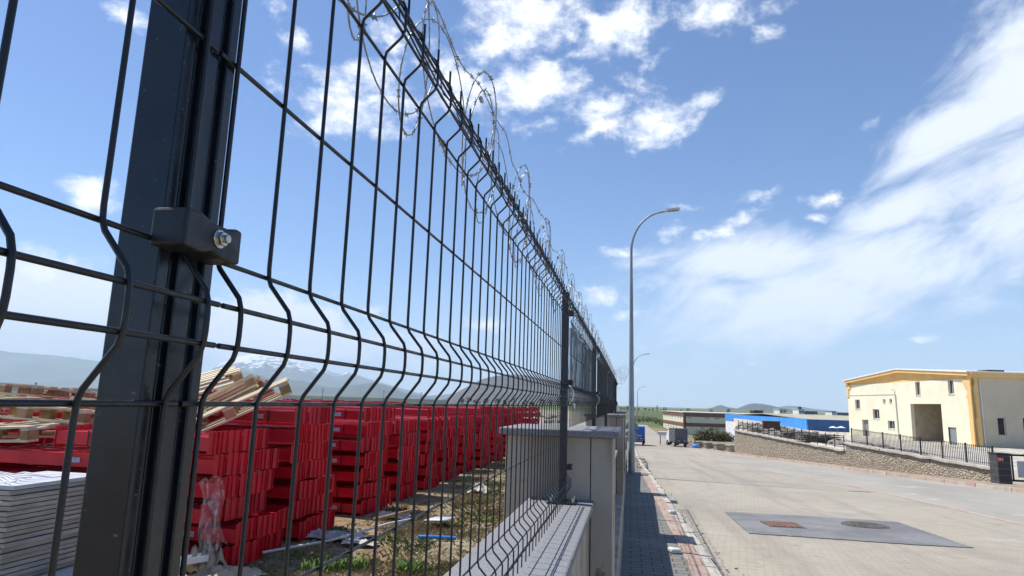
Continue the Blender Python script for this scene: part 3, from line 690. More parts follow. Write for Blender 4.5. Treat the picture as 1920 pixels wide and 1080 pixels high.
def yellow():
    root=thing('industrial_hall','unfinished cream yellow industrial hall with orange gable trim and open gateway','building',(29,78,-2.7))
    A=(30.4,66.5);B=(27.2,90.7); LEN=24.41
    f=frame_of(A,B,1)   # out = -X side
    zb=-3.1; ze=3.42
    wins=[(21.3,22.5,.46,1.62,'w'),(16.75,18.25,-.62,.5,'w'),(15.2,15.78,1.21,1.64,'w'),(13.78,14.35,1.24,1.65,'w'),(13.55,15.0,-1.65,-.73,'w'),(8.12,8.98,1.98,3.38,'w'),(2.54,3.41,2.03,3.4,'w')]
    doors=[(19.45,21.0,-2.72,-.78),(2.75,3.86,-2.72,-1.07)]
    gate=(4.76,10.16,-2.8,1.11)
    holes=[q[:4] for q in wins]+doors+[gate]
    mb=MB(); wall_holes(mb,f,.45,LEN-.45,zb,ze,.35,holes); mb.build('gable_wall','plaster',root)
    for a,b,c,d,_ in wins:
        mb=MB(); 
        e=.07
        fbox(mb,f,a,a+e,-.22,-.16,c,d);fbox(mb,f,b-e,b,-.22,-.16,c,d);fbox(mb,f,a+e,b-e,-.22,-.16,c,c+e);fbox(mb,f,a+e,b-e,-.22,-.16,d-e,d)
        if b-a>.8: fbox(mb,f,(a+b)/2-.03,(a+b)/2+.03,-.22,-.16,c+e,d-e)
        wo=mb.build('window','frame',root)
        mb=MB(); fbox(mb,f,a+e,b-e,-.205,-.185,c+e,d-e); mb.build('pane','glass',wo)
        mb=MB(); fbox(mb,f,a-.06,b+.06,-.15,.05,c-.06,c-.002); mb.build('sill','frame',wo)
    a,b,c,d=doors[1]
    mb=MB(); fbox(mb,f,a,b,-.16,-.1,c,d); fbox(mb,f,a-.05,a,-.2,.02,c,d+.05); fbox(mb,f,b,b+.05,-.2,.02,c,d+.05); dd=mb.build('door','grey',root); dd['label']='closed grey metal door'
    a,b,c,d=doors[0]
    mb=MB(); fbox(mb,f,a+.1,b-.05,-.32,-.28,c,d-.05); dd=mb.build('door','grey',root); dd['label']='grey door set deep in its opening'
    # passage behind the gate
    a,b,c,d=gate
    mb=MB(); fbox(mb,f,a-.2,a,-6,-.352,c,d+.3);fbox(mb,f,b,b+.2,-6,-.352,c,d+.3)
    wall_back=MB(); g2=lambda t,o,z:f(t,o-4.2,z); wall_holes(wall_back,g2,a,b,c,d+.3,.2,[(7.15,8.3,c,-.87)])
    fbox(mb,f,a-.2,b+.2,-6,-.352,d+.3,d+.5)
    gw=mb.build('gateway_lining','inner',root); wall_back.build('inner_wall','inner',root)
    mb=MB(); fbox(mb,f,7.1,8.35,-5.2,-5.1,c,-.8); mb.build('inner_door','dark',root)
    # gable: fascia triangle recessed between orange band beams
    ap=11.9; zt=4.78; ee=3.93
    mb=MB()
    tri=[f(.3,-.1,ze+.003),f(LEN-.3,-.1,ze+.003),f(LEN-.3,-.1,ee-.1),f(ap,-.1,zt-.1),f(.3,-.1,ee-.1)]
    tri2=[f(.3,-.35,ze+.003),f(LEN-.3,-.35,ze+.003),f(LEN-.3,-.35,ee-.1),f(ap,-.35,zt-.1),f(.3,-.35,ee-.1)]
    mb.add(tri+tri2,[(0,1,2,3,4),(9,8,7,6,5)]+[(k,(k+1)%5,(k+1)%5+5,k+5) for k in range(5)])
    mb.build('gable','orange',root)
    mb=MB()
    for (ta,za,tb,zb2) in ((-.12,ee,ap,zt),(ap,zt,LEN+.12,ee)):
        q=[(ta,za),(tb,zb2),(tb,zb2-.3),(ta,za-.3)]
        vs=[f(t,o,z) for o in (.35,-.3) for t,z in q]
        mb.add(vs,[(0,1,2,3),(7,6,5,4)]+[(k,(k+1)%4,(k+1)%4+4,k+4) for k in range(4)])
    mb.build('verge_trim','orange',root)
    # corner pilasters with stepped brackets
    mb=MB(); fbox(mb,f,-.12,.448,-.4,.12,zb,ee-.31); fbox(mb,f,.45,1.0,0.003,.12,2.9,3.4); fbox(mb,f,.45,.75,.003,.12,2.55,2.9); fbox(mb,f,.45,.62,.003,.12,1.62,1.95)
    mb.build('corner_pilaster','orange',root,bevel=.02)
    mb=MB(); fbox(mb,f,LEN-.448,LEN+.1,-.4,.1,zb+5.0,ee-.31); fbox(mb,f,LEN-.9,LEN-.45,.003,.1,2.9,3.4); mb.build('corner_pilaster','orange',root,bevel=.02)
    mb=MB(); fbox(mb,f,LEN-.448,LEN+.02,-.35,.0,zb,1.89); mb.build('corner_wall','plaster',root)
    # drain pipe and cornice line
    mb=MB().tube([f(12.95,.07,2.15),f(12.85,.07,-.3),f(12.78,.07,-2.7)],.07,8); fbox(mb,f,12.9,23.9,.003,.05,2.12,2.19); mb.build('drain_pipe','frame',root)
    mb=MB().tube([f(13.0,.03,2.3),f(13.0,.10,2.62),f(13.15,.2,2.64)],.018,6); mb.box(f(13.22,.22,2.63),(.16,.1,.05)); mb.build('wall_lamp','grey',root)
    # right wall: its shade is put into the darker, warmer render colour
    C=(30.4+.991*34,66.5+.131*34); g=frame_of(A,C,-1)
    holes=[(2.05,2.75,-1.6,0.0),(4.25,4.95,-1.55,.05),(9,9.7,-1.5,0),(15,15.7,-1.5,0)]
    MT['shadeplaster']=mat('shaded_side_render',(.52,.455,.33),.9,(.58,.51,.375),.5,bump=.15,bscale=12)
    mb=MB(); wall_holes(mb,g,.55,34,zb,3.5,.3,holes); mb.build('side_wall','shadeplaster',root)
    for a,b,c,d in holes:
        mb=MB(); e=.06
        fbox(mb,g,a,a+e,-.2,-.14,c,d);fbox(mb,g,b-e,b,-.2,-.14,c,d);fbox(mb,g,a+e,b-e,-.2,-.14,c,c+e);fbox(mb,g,a+e,b-e,-.2,-.14,d-e,d)
        wo=mb.build('window','frame',root); mb=MB(); fbox(mb,g,a+e,b-e,-.19,-.17,c+e,d-e); mb.build('pane','dark',wo)
    mb=MB(); fbox(mb,g,-.12,34,-.35,.35,3.5,3.97); fbox(mb,g,-.13,.55,-.3,.12,zb,3.5); mb.build('side_trim','orange',root,bevel=.02)
    mb=MB().tube([g(.75,.06,3.45),g(.8,.06,-2.8)],.05,8); mb.build('drain_pipe','whitew',root)
    # roof
    d_=Vector((.991,.131,0))
    mb=MB()
    for (ta,za,tb,zb2) in ((-.25,ee+.005,ap,zt+.005),(ap,zt+.005,LEN+.2,ee+.005)):
        vs=[]
        for off in (-.45,34):
            for t,z in ((ta,za),(tb,zb2)):
                p=Vector(f(t,0,z))+d_*off; vs+=[p,p+Vector((0,0,.13))]
        mb.add(vs,[(0,1,3,2),(4,6,7,5),(0,4,5,1),(2,3,7,6),(0,2,6,4),(1,5,7,3)])
    rf=mb.build('roof','roofwhite',root)
    mb=MB()
    for s0 in (3.5,9,15): 
        p=Vector(f(2.5,0,4.27))+d_*s0; mb.box(p,(1.5,1.5,.16),rz=.13)
    mb.build('skylight','dark',rf)
    # far walls, floor
    mb=MB(); fbox(mb,f,0,.3,-34,-33.8,zb,3.4); h2=frame_of(B,(B[0]+.991*34,B[1]+.131*34),1)
    fbox(mb,h2,.4,34,-.3,0,zb,3.9); fbox(mb,f,.3,LEN-.3,-34,-33.7,zb,3.9); mb.build('rear_wall','plaster',root)
yellow()
def blue():
    root=thing('blue_warehouse','low warehouse with bright blue upper band over white walls behind the stone wall','building',(24,100,-5))
    A=(24.1,98.4);B=(18.76,139.5);LEN=41.45; f=frame_of(A,B,1)
    C=(A[0]+.992*40,A[1]+.129*40); g=frame_of(A,C,-1)
    mb=MB(); fbox(mb,f,0,LEN,-.3,0,-7.6,-1.9); mb.build('white_wall','whitew',root)
    mb=MB(); 
    for i in range(10):
        a=i*LEN/10; b=a+LEN/10-.015
        zl=-2.2 if a>20.5 else -2.55
        fbox(mb,f,a,b,.003,.09,zl,-1.03)
    fbox(mb,f,0,LEN,-.3,0,-1.897,-1.05)
    mb.build('blue_cladding','bluep',root)
    mb=MB(); fbox(mb,f,35.8,LEN+.3,.0,1.0,-5.75,-5.35); mb.build('canopy','bluep',root,bevel=.03)
    mb=MB()
    for i in range(12): fbox(mb,g,.05+i*3.33,.035+(i+1)*3.33,-.02,.06,-2.75,-1.07)
    mb.build('navy_cladding','navy',root)
    mb=MB(); fbox(mb,g,.0,40,-.3,-.022,-7.6,-1.07); mb.build('side_wall','whitew',root)
    # roof: ridge parallel to the navy face
    d=Vector((.992,.129,0)); e=Vector((-.129,.992,0)); P0=Vector((24.1,98.4,0))
    mb=MB(); vs=[]
    for s in (.35,40):
        for (o,z) in ((.3,-1.06),(20,-.52),(41,-1.06)):
            p=P0+d*s+e*o; vs+=[(p.x,p.y,z),(p.x,p.y,z-.12)]
    mb.add(vs,[(0,2,8,6),(2,4,10,8),(1,7,9,3),(3,9,11,5),(0,1,3,2),(2,3,5,4),(6,8,9,7),(8,10,11,9),(0,6,7,1),(4,5,11,10)])
    rf=mb.build('roof','khaki',root)
    mb=MB()
    for k in range(19):
        s=1+k*2.; vs=[]
        for (o,z) in ((.5,-1.04),(20,-.50)):
            p=P0+d*s+e*o; mb_=p
            vs.append(Vector((p.x,p.y,z)))
        mb.tube(vs,.04,4)
    mb.build('roof_rib','khaki',rf)
    mb=MB(); fbox(mb,f,0,LEN,-40,-39.7,-7.6,-1.1); q=frame_of(B,(B[0]+.992*40,B[1]+.129*40),1); fbox(mb,q,.4,40,-.3,0,-7.6,-1.1); mb.build('rear_wall','whitew',root)
blue()
def brown():
    root=thing('factory_building','long flat-roofed building banded in cream and brown at the road end','building',(17,205,-6))
    A=(15.3,200);B=(11.2,238); LEN=38.2; f=frame_of(A,B,1); C=(55,204); g=frame_of(A,C,-1)
    bands=[(-7.6,-5.33,'cream',0),(-5.33,-4.32,'brown',.12),(-4.32,-2.55,'cream',0),(-2.55,-1.45,'brown',.12)]
    wf=[(33.5-k*4.9,1.5) for k in range(7)]
    for z0,z1,m,o in bands:
        if m=='cream':
            if z0>-5: hs=[(max(a,1.),a+1.5,-3.25,-2.85) for a,_ in wf if a>2]; hg=[(.95,2.2,-2.98,-2.78),(5.9,7.2,-2.95,-2.72),(8.7,10.1,-2.95,-2.72),(15,16.4,-2.95,-2.72),(20,21.4,-2.95,-2.72)]
            else: hs=[(a,a+1.5,-6.4,-5.9) for a in (12,17,22,27,32)]; hg=[(8.7,10.1,-5.85,-5.62),(15,16.4,-5.85,-5.62)]
            mb=MB(); wall_holes(mb,f,.6,LEN,z0,z1,.3,hs); mb.build('cream_wall','cream',root)
            mb=MB(); wall_holes(mb,g,.6,39.8,z0,z1,.3,hg); mb.build('cream_wall','cream',root)
            for ff,H in ((f,hs),(g,hg)):
                for a,b,c,d in H:
                    mb=MB(); fbox(mb,ff,a-.05,b+.05,-.28,-.14,c-.05,c+.04); fbox(mb,ff,a-.05,b+.05,-.28,-.14,d-.04,d+.05); wo=mb.build('window','frame',root)
                    mb=MB(); fbox(mb,ff,a,b,-.22,-.18,c+.04,d-.04); mb.build('pane','glass',wo)
        else:
            mb=MB(); fbox(mb,f,.6,LEN+.1,-.3,o,z0+.002,z1-.002); fbox(mb,g,.6,39.8,-.3,o,z0+.002,z1-.002); mb.build('brown_band','brown',root)
    mb=MB(); fbox(mb,f,-.15,.597,-.5,.15,-7.6,-1.45); mb.build('corner_column','brown',root)
    mb=MB(); fbox(mb,f,-.3,LEN+.3,-39.8,.3,-1.445,-1.25); mb.build('roof','frame',root)
    mb=MB(); fbox(mb,f,LEN-.3,LEN,-39,-.32,-7.6,-1.5); fbox(mb,f,.5,LEN,-39.8,-39.5,-7.6,-1.5); mb.build('rear_wall','cream',root)
brown()
def fbuild(name,lab,x,Y,wpx,hpx,basepx,mwall,mroof,depth=20,wins=4,extra=None):
    a=P_(x,basepx,Y); b=P_(x+wpx,basepx,Y); c=P_(x,basepx-hpx,Y)
    t=thing(name,lab,'building',(a.x,Y,a.z),0,'small buildings on the horizon')
    z0=gz(a.x,Y)-1
    MB().bb((a.x,Y,z0),(b.x,Y+depth,c.z)).build('wall',mwall,t)
    MB().bb((a.x-.4,Y-.4,c.z+.003),(b.x+.4,Y+depth+.4,c.z+.5)).build('roof',mroof,t)
    W=b.x-a.x
    for k in range(wins):
        xx=a.x+W*(k+.5)/wins
        MB().bb((xx-W/wins*.3,Y-.12,c.z-(c.z-a.z)*.6),(xx+W/wins*.3,Y+.1,c.z-(c.z-a.z)*.25)).build('window','glass',t)
    if extra: extra(t,a,b,c,Y)
fbuild('distant_building','small plain white block on the horizon above the blue warehouse',1462,500,13,7,775,'whitew','frame',wins=2)
fbuild('distant_building','white building with dark roof hut, rightmost of the larger horizon blocks',1498,560,10,9,777,'whitew','frame',wins=2,extra=lambda t,a,b,c,Y:MB().bb((a.x+1,Y+2,c.z+.5),(b.x-1.4,Y+8,c.z+2.2)).build('roof_hut','dark',t))
fbuild('distant_building','long low grey-white building joined to the white block on the horizon',1509,566,24,6,777,'grey','whitew',wins=8)
fbuild('distant_building','low dark building on the horizon left of the plain white block',1415,520,16,4,774,'dark','grey',wins=3)
fbuild('distant_building','tiny pale building on the horizon just left of the yellow hall',1560,600,8,5,777,'whitew','grey',wins=2)
fbuild('distant_building','low grey shed on the horizon touching the yellow hall',1570,620,22,5,779,'grey','whitew',wins=4)
# ---------------------------------------------------------------- far stone wall, fence, gate pillar
def swall(name,label,ya,yb,top,capm=None):
    t=thing(name,label,'stone wall',(wallx((ya+yb)/2),(ya+yb)/2,-h((ya+yb)/2)),0,'stone walls beside the far pavement')
    ys=[ya+(yb-ya)*i/40 for i in range(41)]
    mb=MB(); vs=[]
    for y in ys:
        x=wallx(y); z=top(y)+.05*mnoise.noise(Vector((y*1.3,0,0)))
        j=.04*mnoise.noise(Vector((y*2,5,0)))
        vs+=[(x+j,y,-h(y)-.3),(x+.08+j,y,z),(x+.5,y,z+.02),(x+.5,y,-h(y)-.3)]
    fs=[(i*4+k,i*4+k+1,i*4+k+5,i*4+k+4) for i in range(40) for k in range(3)]+[(0,3,2,1),(160,161,162,163)]
    mb.add(vs,fs); mb.build('masonry','stone',t)
    mb=MB(); vs=[]
    for y in ys:
        x=wallx(y); z=top(y)+.05*mnoise.noise(Vector((y*1.3,0,0)))+.022
        vs+=[(x-.03,y,z),(x-.03,y,z+.09),(x+.55,y,z+.09),(x+.55,y,z)]
    mb.add(vs,[(i*4+k,i*4+(k+1)%4,i*4+(k+1)%4+4,i*4+k+4) for i in range(40) for k in range(4)]+[(0,1,2,3),(163,162,161,160)])
    mb.build('coping',capm or 'kerb',t)
topR=lambda y:float(np.interp(y,[28.3,38.9],[-2.03,-1.70])); topL=lambda y:float(np.interp(y,[38.9,54.6],[-2.10,-1.68]))
swall('stone_wall','long stone retaining wall section running from the dark gate pillar',28.7,38.9,topR)
swall('stone_wall','stone retaining wall section, tallest at its far end by the blue warehouse',38.95,54.6,topL)
def rfence(name,label,ya,yb,top,npost,pick,hgt,rails=True):
    t=thing(name,label,'fence',(wallx(ya)+.25,ya,top(ya)+.1),0,'iron railings on the stone walls')
    for i in range(npost):
        y=ya+(yb-ya)*i/(npost-1); x=wallx(y)+.25; z=top(y)+.11
        MB().box((x,y,z+hgt/2),(.05,.05,hgt)).build('post','rail',t)
    for zz in ((.12,hgt-.08) if rails else (.12,)):
        MB().tube([(wallx(y)+.25,y,top(y)+.11+zz) for y in [ya+(yb-ya)*k/12 for k in range(13)]],.014,4).build('rail','rail',t)
    n=min(pick,99)
    for k in range(n):
        y=ya+(yb-ya)*(k+.5)/n; x=wallx(y)+.25; z=top(y)+.11
        MB().box((x,y,z+hgt/2),(.018,.018,hgt-.06+.02*math.sin(k))).build('picket','rail',t)
rfence('iron_railing','black iron picket railing on the wall beside the gate pillar',28.9,38.6,topR,8,96,.80)
rfence('iron_railing','bare spaced fence posts on the far lower wall section',39.4,54.3,topL,17,0,.75,False)
def gatepillar():
    t=thing('gate_pillar','square black granite-clad gate pillar with small red sign at the wall end','pillar',(13.6,28.0,-h(28)))
    p=MB().bb((13.40,27.85,-2.75),(13.84,28.45,-1.37)).build('shaft','gatest',t,bevel=.01)
    MB().bb((13.37,27.82,-1.367),(13.87,28.48,-1.31)).build('cap','black',t,bevel=.01)
    s=MB().bb((13.41,27.82,-1.60),(13.59,27.848,-1.46)).build('sign_plate','redsign',t)
    mb=MB()
    for k,(a,b,c,d) in enumerate(((.03,.06,.04,.14),(.10,.12,.03,.15),(.12,.16,.09,.11),(.19,.23,.04,.07),(.19,.23,.10,.13))): mb.bb((13.41+a*.7,27.814,-1.60+c*.75),(13.41+b*.7,27.819,-1.60+d*.75))
    mb.build('marking','whitepl',s)
gatepillar()
t=thing('yard_gate','black steel sliding gate with white panels right of the gate pillar','gate',(15,28.4,-2.4))
mb=MB()
for z in (-2.35,-1.42): mb.bb((14.05,28.3,z),(19.5,28.36,z+.07))
for k in range(12): mb.bb((14.1+k*.48,28.3,-2.3),(14.14+k*.48,28.36,-1.4))
mb.bb((14.5,28.2,-1.35),(15.4,28.26,-1.29)).bb((14.5,28.2,-1.6),(14.56,28.26,-1.35)).bb((15.34,28.2,-1.6),(15.4,28.26,-1.35)).bb((14.9,28.2,-1.6),(14.96,28.26,-1.35))
mb.build('gate_frame','black',t)
MB().bb((14.3,28.37,-2.2),(19.4,28.39,-1.6)).build('gate_panel','whitew',t)
# stepped low stone edging left of the wall
for k in range(4):
    y=58.5+k*4.2; x=pl(FARK,y)+.9
    t=thing('stone_step_wall','low stepped stone edging wall beside the pavement, %s from the tall wall'%ORD[k+1],'stone wall',(x,y,-h(y)),0,'stepped edging walls')
    zt=-h(y)+.55
    MB().box((x+1.2,y+1.0,zt-.5),(.45,3.6,1.0),rz=rad(-58)).build('masonry','stone2',t)
    MB().box((x+1.2,y+1.0,zt+.06),(.52,3.7,.1),rz=rad(-58)).build('coping','kerb',t)
# rubble & scrap in the lot
def lumps(name,pts,m,label,cat,kind=None,flat=.6):
    mb=MB()
    for (x,y,z,s) in pts:
        bmx=bmesh.new(); bmesh.ops.create_icosphere(bmx,subdivisions=1,radius=s)
        sd=R()*100
        vs=[Vector((v.co.x*(1+.5*(R()-.5)),v.co.y*(1+.5*(R()-.5)),v.co.z*flat*(1+.5*(R()-.5))))+Vector((x,y,z)) for v in bmx.verts]
        mb.add(vs,[tuple(v.index for v in f.verts) for f in bmx.faces]); bmx.free()
    o=mb.build(name,m); return tag(o,label,cat,kind=kind)
pts=[]
for k in range(420):
    y=42+R()*30; x=plat_edge(y)+1.2+abs(random.gauss(0,2.6))
    pts.append((x,y,gz(x,y)+.05+.55*math.exp(-((y-58)/9)**2)*R(),.12+.28*R()))
lumps('rubble',pts,'stone2','pale broken stone rubble heaped behind the far railings','rubble','stuff')
pts=[]
for k in range(240):
    y=60+R()*40; x=6.4+R()*8
    if x>pl(FARK,y)+.7 : pts.append((x,y,gz(x,y)+.02,.1+.22*R()))
lumps('roadside_rubble',pts,'stone2','loose pale stones on the verge beside the bush','rubble','stuff')
for k,(x,y,lab) in enumerate(((P_(1500,825,48).x,48,'weathered dark plank stack behind the railing, nearest the gate pillar'),(P_(1452,815,53).x,53,'dark plank stack behind the stone rubble in the yard'),(P_(1535,832,44).x,44,'long low dark plank stack close behind the spaced fence posts'))):
    t=thing('timber_stack',lab,'timber stack',(x,y,gz(x,y)-.05),1.2+.3*k,'timber stacks in the far yard'); t.scale=(.7,.7,.7)
    mb=MB()
    for i in range(5):
        for j in range(7): mb.box((-.9+.3*j+.04*R(),.1*(R()-.5),.1+.16*i),(.22,3.2,.07),rz=.03*(R()-.5))
    mb.build('plank','iron',t,local=True)
    mb=MB()
    for j in range(3): mb.box((0,-1.2+1.2*j,.03),(2.2,.1,.06))
    mb.build('bearer','woodd',t,local=True)
t=thing('site_container','small brown corrugated container standing among the rubble','container',(10.6,54.0,gz(10.6,54)),-.1)
mb=MB().box((0,0,.55),(1.2,1.0,1.0)); 
for k in range(9): mb.box((-.55+.137*k,-.52,.55),(.06,.05,.95))
mb.build('body','brown',t,local=True); MB().box((0,0,1.09),(1.3,1.1,.07)).build('roof','grey',t,local=True)
for k,px in enumerate((1562,1577)):
    y=60.; q=P_(px,801,y); x=q.x
    t=thing('canopy_frame','small pale pointed canopy behind the railings, %s one'%('left' if k else 'right'),'canopy',(x,y,q.z-.9),0,'pointed canopies'); t.scale=(.5,.5,.5)
    MB().add([(-.6,-.5,1.7),(.6,-.5,1.7),(.6,.5,1.7),(-.6,.5,1.7),(0,0,2.0)],[(0,1,4),(1,2,4),(2,3,4),(3,0,4),(3,2,1,0)]).build('canopy','whitepl',t,local=True)
    for a in (-.55,.55):
        for b in (-.45,.45): MB().tube([(a,b,0),(a,b,1.7)],.02,5).build('leg','galv',t,local=True)
# ---------------------------------------------------------------- vehicles
def wheel(mb2,x,y,r=.28,w=.18,root=None):
    o=MB().prism(circ(r,20),-w/2,w/2,axis='X',off=(x,y,r)).build('wheel','rubber',root,bevel=.02,local=True)
    MB().prism(circ(r*.55,14),-w/2-.01,w/2+.01,axis='X',off=(x,y,r)).build('rim','grey',o,local=True)
def smalltruck(name,label,loc,rz,boxm,W=1.35,L=2.3,H=1.35,mark=False,cabm='whitepl',group=None):
    t=thing(name,label,'truck',loc,rz)
    MB().box((0,L/2+.15,.42),(W*.85,L+1.6,.14)).build('chassis','rust' if mark else 'black',t,bevel=.01,local=True)
    mb=MB().box((0,L/2,.52+H/2),(W,L,H))
    for k in range(2): 
        mb.box((0,L/2,.52+(H-.02)*k),(W+.05,L+.05,.06))
    for a in (-1,1):
        mb.box((a*W/2,0,.52+H/2),(.05,.05,H)); 
    cb=mb.build('cargo_box',boxm,t,bevel=.015,local=True)
    if mark:
        m2=MB()
        for k in range(6): m2.box((-.1+.11*k,-.006,.98+.015*(k%2)),(.07,.012,.09+.03*(k%2)))
        m2.box((.45,-.006,.70),(.22,.012,.07)); m2.build('side_marking','whitepl',cb,local=True)
    else: MB().box((-.25,-.03,.60),(.3,.02,.06)).box((.35,-.03,.60),(.3,.02,.06)).build('reflector','whitepl',cb,local=True)
    c=MB().add([(-W*.45,L+.1,.35),(W*.45,L+.1,.35),(W*.45,L+1.25,.35),(-W*.45,L+1.25,.35),(-W*.43,L+.1,1.55),(W*.43,L+.1,1.55),(W*.43,L+.75,1.55),(-W*.43,L+.75,1.55),(-W*.45,L+1.25,.95),(W*.45,L+1.25,.95)],
      [(3,2,1,0),(0,1,5,4),(4,5,6,7),(7,6,9,8),(8,9,2,3),(1,2,9,6,5),(0,4,7,8,3)]).build('cab',cabm,t,bevel=.03,local=True)
    MB().add([(-W*.4,L+.84,1.48),(W*.4,L+.84,1.48),(W*.42,L+1.24,1.02),(-W*.42,L+1.24,1.02)],[(0,1,2,3)]).build('windscreen','glass',c,local=True)
    for a in (-1,1):
        for b in (.4,L+.75): wheel(None,a*W*.42,b,root=t)
        MB().box((a*W*.38,-.04,.47),(.14,.05,.08)).build('tail_light','redsign',t,bevel=.005,local=True)
    return t
smalltruck('box_truck','small truck with dark grey cargo box parked across the far junction',(5.15,71.2,-h(71.2)),rad(14),'boxgrey',W=1.28,L=2.1,H=1.32)
smalltruck('box_truck','blue box truck with white marking half hidden behind the nearest lamp pole',(.62,70.5,-h(70.5)),rad(-3),'bluetruck',W=1.55,L=3.0,H=1.35,mark=True,cabm='bluetruck')
t=thing('flat_trailer','pale flat trailer bed parked beyond the grey box truck','trailer',(4.6,77.5,-h(77.5)),rad(80))
MB().box((0,0,1.25),(1.4,3.0,.35)).build('bed','frame',t,bevel=.02,local=True)
for a in (-.6,.6):
    wheel(None,a,.3,root=t)
MB().box((0,1.3,.55),(.1,.1,1.1)).box((0,-1.3,.55),(.1,.1,1.1)).build('stand','grey',t,local=True)
p=(6.5,70.6); 
mb=MB(); bmx=bmesh.new(); bmesh.ops.create_icosphere(bmx,subdivisions=3,radius=.30)
vs=[Vector((v.co.x*1.2,v.co.y,max(v.co.z,-.1)*.75))*(1+.25*mnoise.noise(v.co*5))+Vector((p[0],p[1],-h(p[1])+.12)) for v in bmx.verts]
mb.add(vs,[tuple(v.index for v in f.verts) for f in bmx.faces],0,True); bmx.free(); tag(mb.build('tarpaulin_bundle','bluep'),'crumpled light blue tarpaulin bundle on the kerb right of the grey truck','bundle')
# ---------------------------------------------------------------- foliage
def leafcloud(mb,c,r,n,size,seed,mi=0,holes=.35):
    rnd=random.Random(seed)
    for _ in range(n):
        while True:
            p=Vector((rnd.uniform(-1,1),rnd.uniform(-1,1),rnd.uniform(-1,1)))
            if p.length<1 and p.length>.35: break
        q=Vector((p.x*r[0],p.y*r[1],p.z*r[2]))
        s0=1+.35*mnoise.noise(p*2.2+Vector((seed,0,0)))
        if mnoise.noise(p*3.1+Vector((0,seed,0)))<-holes*.6: continue
        q=q*s0+Vector(c)
        u=Vector((rnd.gauss(0,1),rnd.gauss(0,1),rnd.gauss(0,1))).normalized(); v=u.orthogonal().normalized(); s=size*rnd.uniform(.6,1.4)
        mb.add([q-u*s,q-v*s*.5,q+u*s,q+v*s*.5],[(0,1,2,3)],mi)
def tree(x,y,hh_,r,label,seed,n=70,m='leaf',group='trees along the horizon'):
    z=gz(x,y); t=thing('field_tree',label,'tree',(x,y,z),0,group)
    MB().tube([(x,y,z-.3),(x+.1*r,y,z+hh_*.3),(x,y,z+hh_*.7)],[hh_*.035,hh_*.028,hh_*.01],5).build('trunk','bark',t)
    mb=MB(); leafcloud(mb,(x,y,z+hh_*.62),(r,r,hh_*.42),n,r*.33,seed); mb.build('crown',m,t)
spec=[1164,1170,1177,1190,1197,1209,1217,1224,1232,1246,1269,1277,1287,1291,1333,1352,1366]
random.seed(11)
for i,px in enumerate(spec):
    Y=900+60*math.sin(i*2.1); q=P_(px,762,Y); s=3+4*R() 
    if px==1232: s=9
    tree(q.x,Y,s,s*.42 if px!=1232 else 1.6,'dark distant tree on the horizon, %s from the left beyond the green field'%ORD[i+1],i*3.3)
for i in range(14):
    px=860+i*17+6*R(); Y=420+40*R(); q=P_(px,752,Y)
    tree(q.x,Y,3.5+3*R(),2.2,'dark small tree at the foot of the grey hill, %s from the left'%ORD[i+1],i*5.1+2,60,group='trees under the grey hill')
# hedge line at the road end
for i in range(9):
    px=1186+i*7.2; Y=262; q=P_(px,790,Y); x=q.x; z=gz(x,Y)
    t=thing('hedge_shrub','olive brown shrub in the hedge row across the road end, %s from the lamp pole'%ORD[i+1],'shrub',(x,Y,z),0,'hedge shrubs across the road end')
    MB().tube([(x,Y,z-.2),(x,Y,z+1)],.08,4).build('stem','bark',t)
    mb=MB(); leafcloud(mb,(x,Y,z+1.1),(1.1,1.0,1.3),160,.22,i+30); mb.build('foliage','bush',t)
# the bush by the junction
bx,by=8.35,73.; bz=gz(bx,by)
t=thing('bush','spreading olive green bush between the grey truck and the blue warehouse','bush',(bx,by,bz))
mb=MB()
for k in range(6): mb.tube([(bx,by,bz),(bx+(R()-.5)*1.6,by+(R()-.5),bz+1.2)],[.05,.02],4)
mb.build('stem','bark',t)
mb=MB()
for k in range(9): leafcloud(mb,(bx-1.3+2.9*R(),by+1.2*(R()-.5),bz+.55+1.15*R()),(.8,.7,.75),420,.11,50+k)
mb.build('foliage','bush',t)
